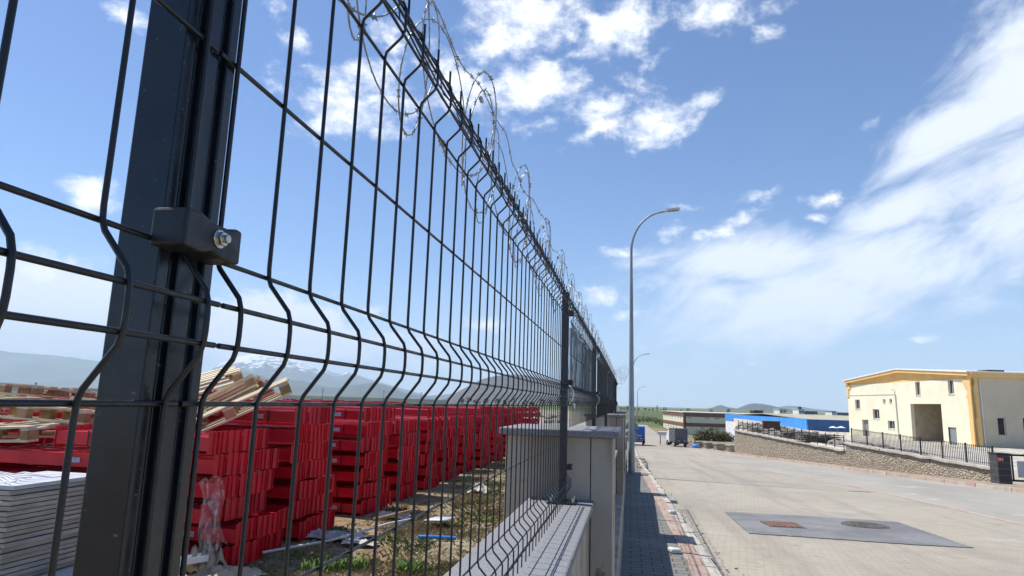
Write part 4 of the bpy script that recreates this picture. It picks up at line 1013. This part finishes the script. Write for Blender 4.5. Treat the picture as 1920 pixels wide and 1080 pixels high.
# ---------------------------------------------------------------- red beam bundles
def beam_mesh(L,seed,plates=True):
    rnd=random.Random(seed); mb=MB()
    # hollow-looking C/box beam with lip along its length (-X)
    poly=[(-.022,0),(.022,0),(.022,.085),(.008,.085),(.008,.112),(-.022,.112)]
    mb.prism(poly,-L,0.,axis='X',off=(0,0,.03))
    if plates:
        a=rnd.uniform(-.22,-.05)
        for x,s in ((.004,1),(-L-.004,-1)):
            zc=.094; 
            mb.box((x,0,zc),(.005,.060,.188),rz=a,rx=rnd.uniform(-.03,.03))
            mb.box((x+s*.004,.030,zc),(.034,.005,.182),rz=a*.4)
            for q in range(3): mb.box((x-s*.0,.0335,zc-.055+.055*q),(.012,.004,.014))
    return mb
def make_bundle(L,n=12,seed=1,pitch=.079,sticker=True,detail=True,m='redsteel'):
    rnd=random.Random(seed)
    t=thing('beam_bundle','','steel beams')
    if detail:
        protos=[]
        for k in range(n):
            b=beam_mesh(L,seed*20+k)
            dx=rnd.uniform(-.012,.012)+.03*math.sin(k*.8+seed); dz=rnd.uniform(-.003,.004); aa=rnd.uniform(-.003,.003)
            b.v=[(x+dx,y+pitch*(k+.5)+aa*x,z+dz) for x,y,z in b.v]
            o=b.build('beam',m,t,local=True); protos.append(o)
        if sticker:
            for s in (.42,.42+L*.38): 
                if s<L-.1: MB().box((-s,pitch*.5-.0262,.085),(.12,.002,.045)).build('sticker','sticker',protos[0],local=True)
        for s in (.3,L-.35):
            mb=MB(); w=n*pitch; x=-s
            mb.bb((x-.008,.008,.150),(x+.008,w-.008,.1525)).bb((x-.008,.008,.021),(x+.008,w-.008,.0235)).bb((x-.008,.003,.021),(x+.008,.0055,.1525))
            mb.build('strap','black',t,local=True)
    else:
        mb=MB()
        for k in range(n):
            b=beam_mesh(L,seed*20+k); dx=rnd.uniform(-.04,.03)
            b.v=[(x+dx,y+pitch*(k+.5),z+rnd.uniform(0,.0)) for x,y,z in b.v]
            base=len(mb.v); mb.v+=b.v; mb.f+=[tuple(i+base for i in f) for f in b.f]; mb.m+=b.m; mb.sm+=b.sm
        mb.build('beam',m,t,local=True)
    return t
random.seed(21)
LAYER=.196
variants={}
used=set()
def put_bundle(key,loc,rot,label,group):
    v=variants[key]
    if key in used: return clone(v,loc,rot,label,group)
    used.add(key); v.location=loc; v.rotation_euler=rot; v['label']=label; v['group']=group; return v
for s in range(4):
    variants['A%d'%s]=make_bundle(2.6,12,s+1,m='redsteel' if s!=2 else 'red2')
variants['S0']=make_bundle(1.5,12,9); variants['S1']=make_bundle(1.5,12,10)
for s in range(3): variants['F%d'%s]=make_bundle(2.6,13,s+12,detail=False,m='redsteel' if s!=1 else 'red2')
YB=-1.49
def dunnage(x0,x1,y0,y1,lab):
    mb=MB()
    for x in (x0+.3,x1-.3): mb.bb((x-.05,y0+.02,YB-.06),(x+.05,y1-.02,YB-.003))
    tag(mb.build('timber_bearer','woodd'),lab,'timber bearers','timber bearers under the red stacks')
# front row: (y0, x face, layers, keys, jitter)
rowA=[(5.17,-3.50,6,'A',.10),(6.62,-3.48,7,'A',.10),(8.28,-3.40,7,'A',.07),(9.62,-3.42,6,'A',.07),(10.95,-3.40,7,'F',.06),(12.3,-3.45,6,'F',.06),(13.7,-3.45,6,'F',.06),(15.2,-3.40,7,'F',.06),(16.8,-3.4,7,'F',.05),(18.5,-3.35,7,'F',.05),(20.2,-3.35,7,'F',.05),(21.9,-3.3,7,'F',.05),(23.5,-3.3,7,'F',.05)]
grpA='red steel beam bundles stacked in the front row'
for ci,(y0,xf,nl,kk,jt) in enumerate(rowA):
    dunnage(xf-2.5,xf,y0,y0+1,'timber bearers under the %s red stack of the front row'%ORD[ci+1])
    for l in range(nl):
        z=YB+l*LAYER
        nk=4 if kk=='A' else 3
        jx=jt*(R()*2-1)*.6+ (.05 if l==0 else 0); jy=jt*(R()*2-1)*.9; rz=rad(2.2)*(R()*2-1)
        if ci==0 and l<2: jx+=.10; jy+=.12
        lab='red steel beam bundle, %s from the ground in the %s stack of the front row, counted from the big fence post'%(ORD[l+1],ORD[ci+1])
        lab='red beam bundle %s up in the %s front-row stack from the big post'%(ORD[l+1],ORD[ci+1])
        key='%s%d'%(kk,random.randrange(nk))
        if ci==0 and l==5: key='S0'
        put_bundle(key,(xf+jx,y0+jy,z),(0,0,rz),lab,grpA)
# extra red stack left, behind the white panel pack
grpL='red steel beam bundles left of the big post'
for ci,(x,y0,nl) in enumerate(((-7.6,7.2,6),(-6.35,5.35,5))):
    for l in range(nl):
        put_bundle('S%d'%(l%2),(x+.06*(R()-.5),y0+.08*(R()-.5),YB+l*LAYER),(0,0,rad(2)*(R()*2-1)),'red beam bundle %s up in the %s stack left of the big post'%(ORD[l+1],'farther' if ci==0 else 'nearer'),grpL)
dunnage(-7.8,-6.4,5.4,6.3,'timber bearers under the red stack behind the white panel packs')
# back row
grpB='red steel beam bundles stacked in the back row'
for ci in range(11):
    y0=8.6+ci*1.75; xf=-6.75+.1*(R()-.5); nl=7
    dunnage(xf-2.5,xf,y0,y0+1,'timber bearers under the %s red stack of the back row'%ORD[ci+1])
    for l in range(nl):
        put_bundle('F%d'%((l+ci)%3),(xf+.08*(R()-.5),y0+.06*(R()-.5),YB+l*LAYER),(0,0,rad(1.5)*(R()*2-1)),'red beam bundle %s up in the %s back-row stack from the near end'%(ORD[l+1],ORD[ci+1]),grpB)
for ci in range(8):
    y0=12.5+ci*2.1; xf=-10.1
    for l in range(7 if ci not in (1,2) else 8):
        put_bundle('F%d'%((l+ci+1)%3),(xf+.1*(R()-.5),y0,YB+l*LAYER),(0,0,rad(1.5)*(R()*2-1)),'red beam bundle %s up in the %s stack of the third row'%(ORD[l+1],ORD[ci+1]),'red steel beam bundles stacked in the third row')
# ---------------------------------------------------------------- pallets
def make_pallet():
    t=thing('wooden_pallet','','pallet')
    mb=MB()
    for k in range(5): mb.box((.02*(k%2),-.35+.175*k,.133),(1.2,.085+.012*(k%3),.018),rz=.012*(k%3-1))
    mb.build('deck','wood',t,local=True)
    mb=MB()
    for x in (-.55,0,.55): mb.box((x,0,.112),(.1,.8,.02))
    mb.build('cross_board','board',t,local=True)
    for x in (-.55,0,.55):
        for y in (-.35,0,.35): MB().box((x,y,.06),(.1,.1,.08)).build('block','woodd',t,local=True)
    mb=MB()
    for y in (-.35,0,.35): mb.box((0,y,.01),(1.2,.1,.02))
    mb.build('base_board','wood',t,local=True)
    return t
pal=make_pallet(); PG='wooden pallets lying on the red stacks'
S=YB+6*LAYER
tops=[((-5.80,5.70,S-.17),(rad(5),rad(-3),rad(-14)),'warped pale pallet on top of the red stack, left of the big post'),
 ((-4.95,6.2,S+.03),(rad(-4),rad(4),rad(9)),'pale pallet lying between warped pallet and big post'),
 ((-5.75,5.78,S-.01),(rad(-3),rad(3),rad(12)),'grey-white pallet lying on the warped one at far left'),
 ((-8.5,7.7,S+.04),(rad(2),rad(3),rad(30)),'pale pallet lying flat behind the warped one at far left'),
 ((-8.2,7.9,S+.20),(rad(-3),rad(2),rad(-5)),'raised pallet seen just left of the big post above the others'),
 (tuple(P_(440,780,6.25)),(rad(4),rad(-27),rad(28)),'broken pallet tilted steeply up to the right beside the big post'),
 (tuple(P_(405,778,6.8)),(rad(-6),rad(-30),rad(18)),'second tilted pallet leaning behind the steep broken one'),
 (tuple(P_(350,738,7.2)),(rad(6),rad(-20),rad(40)),'topmost pallet of the heap, its brown block end jutting right')]
for i,(l,r,lab) in enumerate(tops):
    if i==0: pal.location=l; pal.rotation_euler=r; pal['label']=lab; pal['group']=PG
    else: clone(pal,l,r,lab,PG)
# pallet stack at far left edge
for k in range(6): clone(pal,(-12.3,13.0,-.95+.15*k),(0,0,rad(3*k)),'brown pallet %s up in the tall pallet stack at the far left edge'%ORD[k+1],'pallets in the far left stack')
for k in range(3): clone(pal,(-12.3,13.0,-1.42+.15*k),(0,0,rad(4)),'brown pallet %s from the ground at the far left edge'%ORD[k+1],'pallets in the far left stack')
# ---------------------------------------------------------------- white panel packs
def pack(x0,x1,y0,y1,z0,n,lab,seed):
    rnd=random.Random(seed); t=thing('panel_pack',lab,'panels',((x0+x1)/2,(y0+y1)/2,z0),0,'packs of pale panels')
    th=.034
    for k in range(n):
        j=rnd.uniform(-.012,.012); i2=rnd.uniform(-.01,.01)
        MB().bb((x0+j,y0+i2,z0+k*th+.001),(x1+j,y1+i2,z0+(k+1)*th-.006)).build('panel','panelw' if k<n-1 else 'panelt',t)
    return z0+n*th
zt=pack(-4.66,-4.12,3.95,4.75,-1.44,23,'strapped pack of pale grey panels at lower left, right of its twin',1)
pack(-5.24,-4.69,3.90,4.70,-1.44,22,'strapped pack of pale grey panels at the bottom left edge of the photo',2)
mb=MB()
for k in range(5):
    P=[(-5.2+i*.06,3.93-.02+.1*k+.04*math.sin(i*.9+k),zt+.01+.03*abs(math.sin(i*.5+k))) for i in range(19)]
    mb.tube(P,.006,4)
P=[(-5.2+i*.06,3.88,zt-.02-.004*i-.14*math.sin(i/18*3.1)) for i in range(19)]; mb.tube(P,.008,4)
tag(mb.build('white_straps','whitepl'),'tangled white straps lying over the pale panel packs','straps')
MB_=MB().bb((-4.08,4.05,-1.50),(-3.75,4.5,-1.30)); tag(MB_.build('concrete_block','frame',bevel=.01),'pale concrete block at the foot of the panel pack','block')
for k in range(2):
    tag(MB().bb((-5.2,4.0+.5*k,-1.5),(-4.15,4.1+.5*k,-1.442)).build('timber_bearer','woodd'),'%s timber under the pale panel packs'%('near' if k==0 else 'rear'),'timber bearers')
# ---------------------------------------------------------------- film, paper, debris
def sheet(name,fn,nu,nv,m,label,cat,th=.0):
    mb=MB(); vs=[fn(i/nu,j/nv) for j in range(nv+1) for i in range(nu+1)]; n=nu+1
    mb.add(vs,[(j*n+i,j*n+i+1,(j+1)*n+i+1,(j+1)*n+i) for j in range(nv) for i in range(nu)],0,True)
    o=mb.build(name,m)
    if th: s=o.modifiers.new('s','SOLIDIFY'); s.thickness=th
    return tag(o,label,cat)
sheet('plastic_sheet',lambda u,v:(-3.36+.03*math.sin(u*9+v*3)+.05*v,4.86+.40*u*(.75+.3*v)+.03*math.sin(v*7),-.70-.52*v+.03*math.sin(u*11)),26,26,'film','clear plastic sheet hanging over the lower red bundles beside the big post','plastic sheet')
def crumple(cx,cy,rx,ry,hz,seed,rot=0):
    def f(u,v):
        a=(u-.5)*2;b=(v-.5)*2; q=Vector((a*2.1+seed,b*2.1,seed))
        x=cx+rx*a*(1+.25*mnoise.noise(q)); y=cy+ry*b*(1+.25*mnoise.noise(q+Vector((9,0,0))))
        e=max(0,1-(a*a+b*b)*.55)
        n=abs(mnoise.noise(q*1.6))+.5*abs(mnoise.noise(q*3.3))+.25*abs(mnoise.noise(q*7))
        z=-1.49+.01+hz*e*(.25+1.1*n)
        return (x,y,z)
    return f
sheet('kraft_paper',crumple(-3.30,5.15,.30,.26,.09,3.3),26,22,'card','crumpled brown paper spread on the ground below the red stacks','paper',.002)
sheet('paper_sack',crumple(-3.50,5.22,.15,.18,.26,8.1),22,22,'card','upright crumpled brown paper sack against the lowest red bundle','paper sack',.002)
sheet('white_film_scrap',crumple(-3.15,6.95,.36,.17,.06,5.2),34,22,'scrap','crumpled whitish film on the soil in front of the second red stack','film',.001)
sheet('white_film_scrap',crumple(-2.75,6.75,.18,.09,.04,1.7),24,14,'scrap','small whitish film scrap right of the larger one on the soil','film',.001)
sheet('white_film_scrap',crumple(-2.95,8.3,.22,.14,.08,6.7),22,14,'scrap','pale twisted film scrap in front of the third red stack','film',.001)
sheet('white_film_scrap',crumple(-2.45,11.0,.16,.2,.14,2.9),20,16,'scrap','pale torn sack near the fourth red stack on the grass','film',.001)
sheet('pale_board',lambda u,v:(-2.45+.3*u+.07*v,7.95+.28*v-.1*u,-1.44+.03*u),3,3,'panelt','small flat white board lying on the dry grass','board',.012)
t=thing('steel_channel','short white perforated steel channel at the bottom beside the big post','steel channel',(-3.52,4.9,-1.34),rad(62))
mb=MB().box((0,0,0),(.5,.09,.006)).box((0,-.045,.025),(.5,.006,.05)).box((0,.045,.025),(.5,.006,.05)); mb.build('channel','whitepl',t,local=True,bevel=.002)
mb=MB()
for k in range(5): mb.prism(circ(.008,10),0,.001,off=(-.2+.1*k,0,.0035))
mb.build('hole','dark',t,local=True)
mb=MB().tube([(-2.24,7.12,-1.455),(-2.05,7.14,-1.45),(-1.84,7.18,-1.455)],.02,10); tag(mb.build('blue_pipe','bluepipe'),'short bright blue plastic pipe on the dry grass','pipe')
tag(MB().tube([(-3.35,5.9,-1.44),(-3.0,6.6,-1.44),(-2.72,7.5,-1.41),(-2.55,8.0,-1.42)],.013,7).build('conduit','frame'),'long thin pale conduit lying across the soil','pipe')
tag(MB().tube([(-2.95,7.6,-1.40),(-2.66,8.2,-1.36)],.02,7).build('timber_stick','woodd'),'short dark stick beside the end of the pale conduit','stick')
pts=[]
random.seed(5)
for k in range(520):
    y=4.2+R()**1.3*14; x=-3.25+R()*2.6
    pts.append((x,y,gz(x,y)+.0,.012+.03*R()**3))
lumps('soil_clods',pts,'stone2','scattered small stones and litter on the yard soil','stones','stuff')
# grass
def grass(name,n,region,m,hgt,label,seed,dens=None):
    rnd=np.random.RandomState(seed); mb=MB(); V=[];F=[]
    c=0
    while c<n:
        x,y=region(rnd)
        if dens and rnd.rand()>dens(x,y): continue
        c+=1; z=gz(x,y)-.02+.05*mnoise.noise(Vector((x*.9,y*.9,0)))
        for b in range(5):
            a=rnd.rand()*6.28; l=hgt*(.5+rnd.rand()); lean=(.3+1.1*rnd.rand())*l; wd=.0028+.002*rnd.rand()
            dx,dy=math.cos(a),math.sin(a); bx,by=x+.03*rnd.randn(),y+.03*rnd.randn()
            i=len(V)
            V+=[(bx-dy*wd,by+dx*wd,z),(bx+dy*wd,by-dx*wd,z),(bx+dx*lean*.5,by+dy*lean*.5,z+l*.75),(bx+dx*lean,by+dy*lean,z+l*.8)]
            F+=[(i,i+1,i+2),(i+1,i+3,i+2)]
    mb.add(V,F); o=mb.build(name,m); tag(o,label,'grass',kind='stuff')
reg=lambda r:(-3.3+2.8*r.rand(),4.3+16*r.rand()**1.35)
dn=lambda x,y:.15+.85*sst(-.15,.25,mnoise.noise(Vector((x*1.1,y*.8,4)))+.25*sst(-2.4,-1.2,x))
grass('dry_grass',15000,reg,'dry',.045,'dry straw-coloured grass on the yard ground behind the wall',3,dn)
grass('green_grass',2600,reg,'ggrass',.05,'sparse green grass among the dry grass behind the wall',4,lambda x,y:sst(.05,.35,mnoise.noise(Vector((x*1.6,y*1.2,9)))))
def weed(x,y,s,n,label,seed):
    rnd=random.Random(seed); z=gz(x,y)-.02; mb=MB()
    for k in range(n):
        a=rnd.uniform(0,6.28); L=s*rnd.uniform(.6,1.2); wd=.011*rnd.uniform(.7,1.3)*s/.2; bx,by=x+rnd.gauss(0,.07),y+rnd.gauss(0,.07)
        d=Vector((math.cos(a),math.sin(a),0)); sd=Vector((-d.y,d.x,0))
        e=rnd.uniform(.25,.8)
        pts=[(0,0),(.4,.45),(.75,.7),(1.0,.62)]
        vs=[]
        for q,(f1,f2) in enumerate(pts):
            p=Vector((bx,by,z))+d*L*f1*e+Vector((0,0,L*f2)); ww=wd*[.35,1,.7,.05][q]; vs+=[p-sd*ww,p+sd*ww]
        mb.add(vs,[(0,1,3,2),(2,3,5,4),(4,5,7,6)])
    tag(mb.build('weed','weed'),label,'weed','green weeds on the yard ground')
weed(-2.66,5.72,.15,90,'broad leafy green weed clump at the bottom, left of the two largest',1)
weed(-2.46,5.85,.15,70,'leafy green weed clump touching the left one at the bottom',5)
weed(-1.88,5.85,.16,90,'leafy green weed clump at the bottom nearest the coping',2)
weed(-2.55,7.1,.1,30,'small green weed left of the blue pipe',3)
weed(-3.1,6.15,.1,30,'small green weed beside the crumpled brown paper',4)
weed(-1.75,8.6,.1,40,'small green weed beyond the blue pipe',6)
# debris beside the lamp
pts=[]
for k in range(130):
    y=24.6+R()*14; x=-.05+.75*R(); pts.append((x,y,-h(y)+.06,.04+.11*R()**2))
lumps('verge_rubble',pts,'stone2','stones and rubble on the verge beyond the nearest lamp','rubble','stuff')
ribbon('verge',lambda y:-.6,lambda y:pl(KERB,y)-.14,lambda x,y:-h(y)+.05+.05*mnoise.noise(Vector((x*3,y*.8,0))),[24.65+.6*i for i in range(60)],MT['roadedge'],nx=3)
for k,(x,y,lab) in enumerate(((.80,8.7,'grey pebble-like stone block on the kerb nearest the camera'),(.73,12.6,'grey stone lying on the kerb farther along'))):
    tag(MB().box((x-.27 if k==0 else x,y,-h(y)+.165),(.13,.16,.06),rz=.3).build('loose_stone','frame',bevel=.02),lab,'stone')
pts=[]
for k in range(260):
    y=5.5+R()**1.4*22; x=pl(KERB,y)+.05+abs(random.gauss(0,.12)); pts.append((x,y,-h(y)+.005,.006+.016*R()**3))
lumps('gutter_grit',pts,'stone2','small stones and grit in the gutter along the near kerb','grit','stuff')
# yard clutter far left and behind stacks
pts=[]
for k in range(500):
    px=R()*1050; Y=45+R()*90; q=P_(px,752,Y); x=q.x; pts.append((x,Y,gz(x,Y)+.1,.15+.5*R()))
lumps('yard_rubble',pts,'stone2','pale stones and spoil across the far yard behind the red stacks','rubble','stuff')
for i in range(7):
    px=[15,65,402,498,605,790,720][i]; Y=[260,200,420,400,430,500,470][i]; q=P_(px,735,Y); x=q.x; z=gz(x,Y)
    H=[4,4.5,8,9,9,9,9][i]
    t=thing('utility_pole','thin dark utility pole in the far field, %s from the left'%ORD[i+1],'utility pole',(x,Y,z),0,'utility poles in the far field')
    MB().tube([(x,Y,z),(x,Y,z+H)],.16,6).build('pole','bark',t); MB().box((x,Y,z+H-.5),(1.6,.12,.12)).build('crossarm','bark',t)
# ---------------------------------------------------------------- mountains
def ridge(name,prof,Dm,depth,m,amp,base,step=6,rough=1.):
    xs=np.arange(prof[0][0],prof[-1][0]+1,step); mb=MB(); vs=[]; rows=18
    for i,px in enumerate(xs):
        py=float(np.interp(px,[p[0] for p in prof],[p[1] for p in prof]))
        r=ray(px,py); r=r/r.y
        crest=r*Dm
        hcrest=crest.z-base
        for j in range(rows+1):
            s=j/rows            # 0 foot (near) .. .6 crest .. 1 back
            if s<=.6: k=s/.6; dist=Dm-depth*(1-k); hf=k**1.25
            else: k=(s-.6)/.4; dist=Dm+depth*k; hf=(1-k)**1.1
            X=r.x*dist; q=Vector((X/ (depth*.45),dist/(depth*.45),amp))
            nz=mnoise.fractal(q,1.0,2.1,6)*rough*(1-abs(hf-.5)*1.2)
            nf=mnoise.fractal(q*4,1.0,2.1,4)*.1*hf
            vs.append((X,dist,base+max(hcrest*(hf+.16*nz*(hf>0)+ .25*nf*(s!=.6)),-2 if hf<=0 else -2)))
    n=rows+1; fs=[(i*n+j,i*n+j+1,(i+1)*n+j+1,(i+1)*n+j) for i in range(len(xs)-1) for j in range(rows)]
    mb.add(vs,fs,0,True); o=mb.build(name,m); return tag(o,kind='structure')
def mountmat(name,c1,c2,snow=None,sc=.0012):
    m=D.materials.new(name); m.use_nodes=True; t=NT(m.node_tree)
    tc=t.n('ShaderNodeTexCoord').outputs['Object']; sp=t.n('ShaderNodeSeparateXYZ',{0:tc}).outputs
    c=t.mix(t.mapr(t.noise(tc,sc,8,.6)[0],.35,.65),c1,c2)
    if snow:
        n=t.noise(t.vm('MULTIPLY',tc,(1,.5,1.6)),.0065,10,.75)[0]; n2=t.noise(tc,.0009,4)[0]
        hgt=t.mapr(sp[2],snow[0],snow[1],-.20,.14,False)
        f=t.mapr(t.math('ADD',t.math('ADD',n,t.math('MULTIPLY',t.math('SUBTRACT',n2,.5),.5)),hgt),.50,.56)
        c=t.mix(f,c,(.8,.82,.85))
    b=t.n('ShaderNodeBsdfPrincipled',{'Base Color':c,'Roughness':.95,'Specular IOR Level':.1})
    t.n('ShaderNodeOutputMaterial',{'Surface':b.outputs[0]}); return m
snowm=mountmat('snowy_slopes',(.07,.085,.09),(.13,.13,.11),(330,850))
bluem=mountmat('wooded_hills',(.05,.065,.06),(.09,.095,.075))
ridge('snowy_mountain',[(300,742),(340,728),(380,705),(410,682),(440,668),(470,662),(500,660),(525,664),(550,672),(580,684),(610,690),(630,697),(651,692),(668,699),(700,711),(740,724),(790,738),(820,746)],15000,4200,snowm,1.,-9)
ridge('snowy_plateau',[(-160,655),(-60,655),(0,657),(40,660),(90,662),(140,668),(190,675),(240,688),(290,700),(350,716),(400,735)],14000,4000,mountmat('plateau_slopes',(.07,.09,.075),(.13,.135,.10),(900,1300)),4.,-9)
ridge('blue_foothills',[(330,744),(380,712),(420,697),(445,694),(470,699),(500,708),(530,713),(562,712),(590,719),(620,726),(660,722),(700,716),(725,722),(760,736),(800,744),(840,752)],9000,2500,bluem,7.,-9)
ridge('distant_range',[(760,750),(800,742),(850,738),(900,744),(960,750),(1060,757)],13000,2500,bluem,9.,-9)
ridge('grey_hill',[(818,753),(840,745),(860,733),(885,718),(905,708),(930,702),(960,699),(990,702),(1020,709),(1060,719),(1090,731),(1120,744),(1150,756),(1165,760)],3200,1300,mountmat('bare_grey_hill',(.085,.085,.085),(.12,.115,.11),None,.004),2.,-9,rough=.25)
ridge('right_hill',[(1320,767),(1336,764),(1347,759.5),(1353,759),(1364,763),(1382,766),(1393,761),(1404,757),(1414,755.5),(1430,757),(1445,760),(1465,765),(1490,770)],7000,1500,bluem,3.,-9,step=3)
ridge('far_right_hill',[(1440,767),(1465,762),(1480,760.5),(1500,762),(1530,767),(1570,771)],12000,1800,bluem,5.,-9,step=4)
ridge('far_tree_belt',[(-100,719),(0,722.5),(180,728),(400,736),(500,739.5),(760,747),(840,750)],900,30,bluem,6.,-6.5,step=5,rough=.6)
# ---------------------------------------------------------------- haze
HAZE=True
if HAZE:
    me=D.meshes.new('haze'); bm=bmesh.new(); bmesh.ops.create_cube(bm,size=1)
    for v in bm.verts: v.co=Vector((v.co.x*36000,v.co.y*20000+9000,v.co.z*1520+740))
    bm.to_mesh(me); bm.free(); o=D.objects.new('haze',me); COL.objects.link(o); tag(o,'thin pale blue haze in the air over the plain','haze',kind='stuff')
    m=D.materials.new('haze'); m.use_nodes=True; t=NT(m.node_tree)
    v=t.n('ShaderNodeVolumePrincipled',{'Color':(.68,.83,1,1),'Density':6.5e-5,'Anisotropy':.0})
    t.n('ShaderNodeOutputMaterial',{'Volume':v.outputs[0]}); me.materials.append(m)
# drop unused prototypes
for k,v in variants.items():
    if k not in used:
        for c in list(v.children):
            for g in list(c.children): D.objects.remove(g)
            D.objects.remove(c)
        D.objects.remove(v)
scene.render.engine='CYCLES'
scene.cycles.volume_bounces=2; scene.cycles.transparent_max_bounces=12
